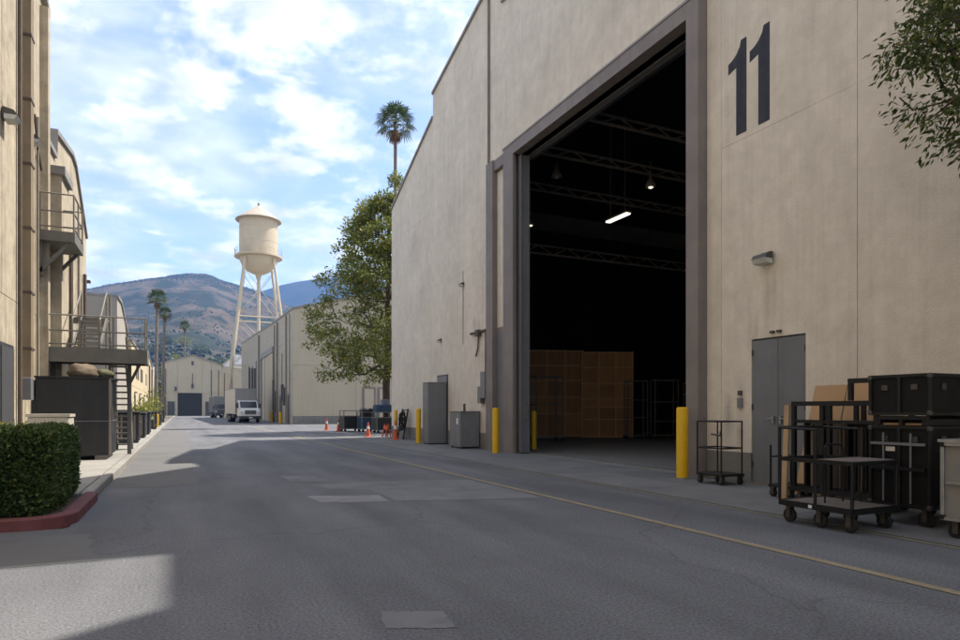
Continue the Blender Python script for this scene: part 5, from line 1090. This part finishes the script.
# ------------------------------------------------------------------ fan palms
def fan_leaf(mb, origin, d, stem, size, nb, fan, droop, rs):
    d = d.normalized(); side = d.cross(Vector((0, 0, 1)));
    if side.length < .05: side = Vector((1, 0, 0))
    side.normalize(); up = side.cross(d).normalized()
    c = origin + d * stem; mb_stem = (origin, c)
    for i in range(nb):
        a = (i / (nb - 1) - .5) * fan; dirn = (d * math.cos(a) + side * math.sin(a)).normalized(); ln = size * (.75 + .25 * math.cos(a * .8)) * rs.uniform(.9, 1.1)
        w = size * .06; sd = (side * math.cos(a) - d * math.sin(a)).normalized()
        m_ = c + dirn * ln * .6 + Vector((0, 0, -droop * ln * .12)); e = c + dirn * ln + Vector((0, 0, -droop * ln * .5))
        o = len(mb.v); mb.v += [tuple(c), tuple(m_ - sd * w), tuple(e), tuple(m_ + sd * w)]; mb.f += [(o, o + 1, o + 2, o + 3)]
    return mb_stem
def fan_palm(label, x, y, h, cr, seed, trunk_r=.28, lean=(0, 0), nl=34):
    rs = random.Random(seed); t = thing('fan_palm', label, 'palm tree', (x, y, -.03), 0, 'tall fan palms')
    tr = MB(); n = 12; pts = [Vector((x + lean[0] * (k / n) ** 2, y + lean[1] * (k / n) ** 2, -.03 + h * k / n)) for k in range(n + 1)]
    for k in range(n): tr.tube(pts[k], pts[k + 1], trunk_r * (1.25 - .5 * min(1, k / 4 * .6 + k / n * .4)), trunk_r * (1.25 - .5 * min(1, (k + 1) / 4 * .6 + (k + 1) / n * .4)), 10, k == n - 1)
    tr.build('trunk', M_PBARK, t, smooth=True)
    top = pts[-1]; fr = MB(); st = MB(); dead = MB()
    for i in range(nl):
        az_ = i * 2.39996; e = R(80) - R(112) * (i / nl) ** .9 + rs.gauss(0, .08); d = Vector((math.cos(az_) * math.cos(e), math.sin(az_) * math.cos(e), math.sin(e)))
        p, q = fan_leaf(fr, top + Vector((0, 0, .1)), d, cr * .50, cr * .52, 13, R(200), .35 + .4 * (i / nl), rs); st.tube(p, q, cr * .012, cr * .008, 4)
    for i in range(26):
        az_ = i * 2.39996; e = R(-48) - R(30) * rs.random(); d = Vector((math.cos(az_) * math.cos(e), math.sin(az_) * math.cos(e), math.sin(e)))
        fan_leaf(dead, top + Vector((0, 0, -cr * .05 - rs.random() * cr * .3)), d, cr * .14, cr * .30, 7, R(90), .9, rs)
    fr.build('fronds', M_PALM, t); st.build('stalks', M_PALM, t); dead.build('dead_skirt', M_PDEAD, t); return t
fan_palm('single tall fan palm towering behind the big numbered stage', 17.6, 55.8, 27.4, 2.15, 3, .20)
fan_palm('taller of two slim fan palms at the left end of street', -3.55, 112, 18.8, 1.9, 5, .3, (.2, 0))
fan_palm('slightly shorter twin of the two slim fan palms down the street', -2.85, 124, 18.2, 1.5, 9, .3, (.3, 0), 38)
fan_palm('distant small fan palm above roof of end stage', 1.0, 215, 27.0, 2.0, 14, .3, (0, 0), 34)

# trees behind the end stage
def far_tree(label, x, y, h, w, seed, m=M_FARLEAF, z=-.03, group='trees behind the end stage'):
    t = thing('background_tree', label, 'tree', (x, y, z), 0, group); g_ = np.random.default_rng(seed)
    tr = MB().tube((x, y, z), (x, y, z + h * .55), .35, .2, 7)
    for k in range(5): a = k * 1.3; tr.tube((x, y, z + h * .35), (x + w * .6 * math.cos(a), y + w * .6 * math.sin(a), z + h * .75), .18, .06, 5)
    tr.build('trunk', M_BARK, t)
    nc = 30; C = g_.normal(size=(nc, 3)); C /= np.linalg.norm(C, axis=1, keepdims=True); C *= g_.uniform(.35, 1, (nc, 1)); C = C * np.array([w, w, h * .34]) + np.array([x, y, z + h * .66])
    P = np.repeat(C, 55, 0) + g_.normal(size=(nc * 55, 3)) * w * .15
    leaves_mesh('crown', P, g_.normal(size=P.shape) + np.array([0, 0, .3]), .075 * (w + 4), .6, m, t, seed=seed)
for k, (x, y, h, w, lb, m) in enumerate([(-6.5, 240, 16, 5, 'dense green tree at the left behind the end stage', M_FARLEAF), (-14, 225, 15, 6, 'broad tree left of the slim palms behind the street end', M_FARLEAF), (1.0, 255, 23, 5, 'pale yellow-green tree rising over the end stage gable', M_BUSHY), (10, 262, 20, 5, 'dark rounded tree right of the end stage ridge', M_FARLEAF), (18, 270, 22, 6, 'wide green tree behind white roofed stage', M_FARLEAF), (-2.5, 280, 22, 5.5, 'green tree between the slim palms and gable', M_FARLEAF), (28, 285, 20, 7, 'big green tree behind the water tower', M_FARLEAF), (-25, 250, 17, 7, 'spreading tree far behind the left buildings', M_FARLEAF)]):
    far_tree(lb, x, y, h, w, 40 + k, m)

# ------------------------------------------------------------------ hills
def hill_mat(name, dry, green):
    m = bpy.data.materials.new(name); m.use_nodes = True; t = m.node_tree; ln = t.links.new; b = t.nodes['Principled BSDF']; b.inputs['Roughness'].default_value = .95; b.inputs['Specular IOR Level'].default_value = .1
    co = N('ShaderNodeTexCoord', t); n = N('ShaderNodeTexNoise', t); n.inputs['Scale'].default_value = .014; n.inputs['Detail'].default_value = 11; n.inputs['Roughness'].default_value = .72; ln(co.outputs['Object'], n.inputs['Vector'])
    r = N('ShaderNodeValToRGB', t); ln(n.outputs['Fac'], r.inputs[0]); r.color_ramp.elements[0].position = .455; r.color_ramp.elements[0].color = (*green, 1); r.color_ramp.elements[1].position = .56; r.color_ramp.elements[1].color = (*dry, 1)
    ln(r.outputs[0], b.inputs['Base Color']); return m
M_HILL = hill_mat('dry_chaparral', (.098, .075, .054), (.024, .030, .020)); M_HILL2 = hill_mat('far_chaparral', (.04, .034, .028), (.018, .024, .018))
def px_ray(px): return R(25.04) + math.atan((px - 480) / 640)
def hill(name, ridge, r0, rr, r1, m, a0, a1, na, nr, amp, seed):
    """ridge: (pixel column, pixel row) along the skyline; the crest stands rr metres away"""
    rx = [p[0] for p in ridge]; ry = [p[1] for p in ridge]; V = []; F = []
    for i in range(na + 1):
        ph = a0 + (a1 - a0) * i / na; px = 480 + 640 * math.tan(max(-1.2, min(1.2, ph - R(25.04))))
        row = np.interp(px, rx, ry); dep = rr * math.cos(ph - R(25.04)); H = 1.5 + (410 - row) * dep / 640
        for j in range(nr + 1):
            t = j / nr; r = r0 + (r1 - r0) * t; x, y = r * math.sin(ph), r * math.cos(ph)
            tt = (r - r0) / (rr - r0)
            s = tt ** 1.25 if tt < 1 else max(0, 1 - (tt - 1) * .9)
            gul = mn.fractal(Vector((x * .0042 + seed, y * .0042, 0)), 1.0, 2.1, 6) ; gg = amp * (.25 + 4 * min(tt, 1) * max(0, 1 - tt)) * gul if tt < 1 else amp * .25 * gul
            V.append((x, y, H * s + gg - 4))
    for i in range(na):
        for j in range(nr): k = i * (nr + 1) + j; F.append((k, k + nr + 1, k + nr + 2, k + 1))
    o = MB().add(V, F).build(name, m, smooth=True); fixn(o); tag(o, kind='structure'); return o, V
h1, V1 = hill('hill', [(-900, 330), (-100, 300), (60, 290), (90, 286), (120, 281), (150, 275), (175, 271.5), (195, 270), (208, 272), (225, 279), (245, 285), (270, 293), (300, 306), (340, 322), (420, 345), (700, 365), (1600, 375)], 420, 1500, 2050, M_HILL, R(-50), R(62), 300, 90, 44, 3.3)
h2, V2 = hill('far_hill', [(-900, 340), (100, 320), (200, 306), (250, 292), (285, 282), (305, 278), (325, 275.5), (350, 274), (420, 285), (700, 320), (1600, 350)], 1900, 2900, 3600, M_HILL2, R(-45), R(62), 160, 50, 40, 8.1)
# trees one can tell apart along the foot of the hill, above the end stage roof
HV = np.array(V1); rs = random.Random(5)
for k in range(26):
    px = 128 + k * 8.2 + rs.uniform(-3, 3); r = rs.uniform(450, 640); a = px_ray(px); x, y = r * math.sin(a), r * math.cos(a)
    z = float(HV[((HV[:, 0] - x) ** 2 + (HV[:, 1] - y) ** 2).argmin(), 2]) - 1.5
    far_tree('rounded tree among those along the foot of the dry hill', x, y, rs.uniform(11, 17), rs.uniform(5, 8), 300 + k, rs.choice([M_FARLEAF, M_FARLEAF, M_FARLEAF, M_LEAF]), z, 'trees along the hill foot')
# scrub and small trees on the near hill: past counting
sc = MB(); rs = random.Random(77); ico_v = []; 
import bmesh
bm = bmesh.new(); bmesh.ops.create_icosphere(bm, subdivisions=1, radius=1); ico_v = [v.co.copy() for v in bm.verts]; ico_f = [tuple(v.index for v in f.verts) for f in bm.faces]; bm.free()
A1 = np.array(V1).reshape(301, 91, 3); cnt = 0
while cnt < 30000:
    i = rs.uniform(60, 290); j = 90 * (rs.random() ** 1.25) * .68 if rs.random() < .93 else rs.uniform(57, 60.5); i0, j0 = int(i), int(j); p = A1[i0, j0] * (1 - (j - j0)) + A1[i0, min(j0 + 1, 90)] * (j - j0); q = A1[i0 + 1, j0] * (1 - (j - j0)) + A1[i0 + 1, min(j0 + 1, 90)] * (j - j0); p = p * (1 - (i - i0)) + q * (i - i0)
    dens = mn.noise(Vector((p[0] * .006, p[1] * .006, 2))) + mn.noise(Vector((p[0] * .02, p[1] * .02, 5))) * .5 - .002 * p[2] + .12
    if rs.random() > .25 + dens * 1.2 and j < 52: continue
    near = max(0, 1 - p[2] / 110); s = rs.uniform(.5, 1.45) + near * rs.uniform(0, 4.2); hz_ = rs.uniform(.7, 1.2)
    o = len(sc.v)
    for v in ico_v: k = s * rs.uniform(.7, 1.25); sc.v.append((p[0] + v.x * k, p[1] + v.y * k, p[2] + v.z * k * hz_ + s * .5))
    sc.f += [tuple(a + o for a in f) for f in ico_f]; cnt += 1
tag(sc.build('hillside_scrub', M_SHRUB), 'dark green scrub and small trees scattered over dry hillside', 'scrub', kind='stuff')

# ------------------------------------------------------------------ air
hzb = MB().box(-3300, 3300, -300, 3800, -60, 620)
M_HAZE = bpy.data.materials.new('haze_air'); M_HAZE.use_nodes = True; t = M_HAZE.node_tree; t.nodes.clear()
pv_ = N('ShaderNodeVolumePrincipled', t); pv_.inputs['Color'].default_value = (.24, .48, 1, 1); pv_.inputs['Density'].default_value = .00020; pv_.inputs['Anisotropy'].default_value = .2
oo = N('ShaderNodeOutputMaterial', t); t.links.new(pv_.outputs[0], oo.inputs['Volume'])
hz_o = hzb.build('haze', M_HAZE); tag(hz_o, kind='stuff')
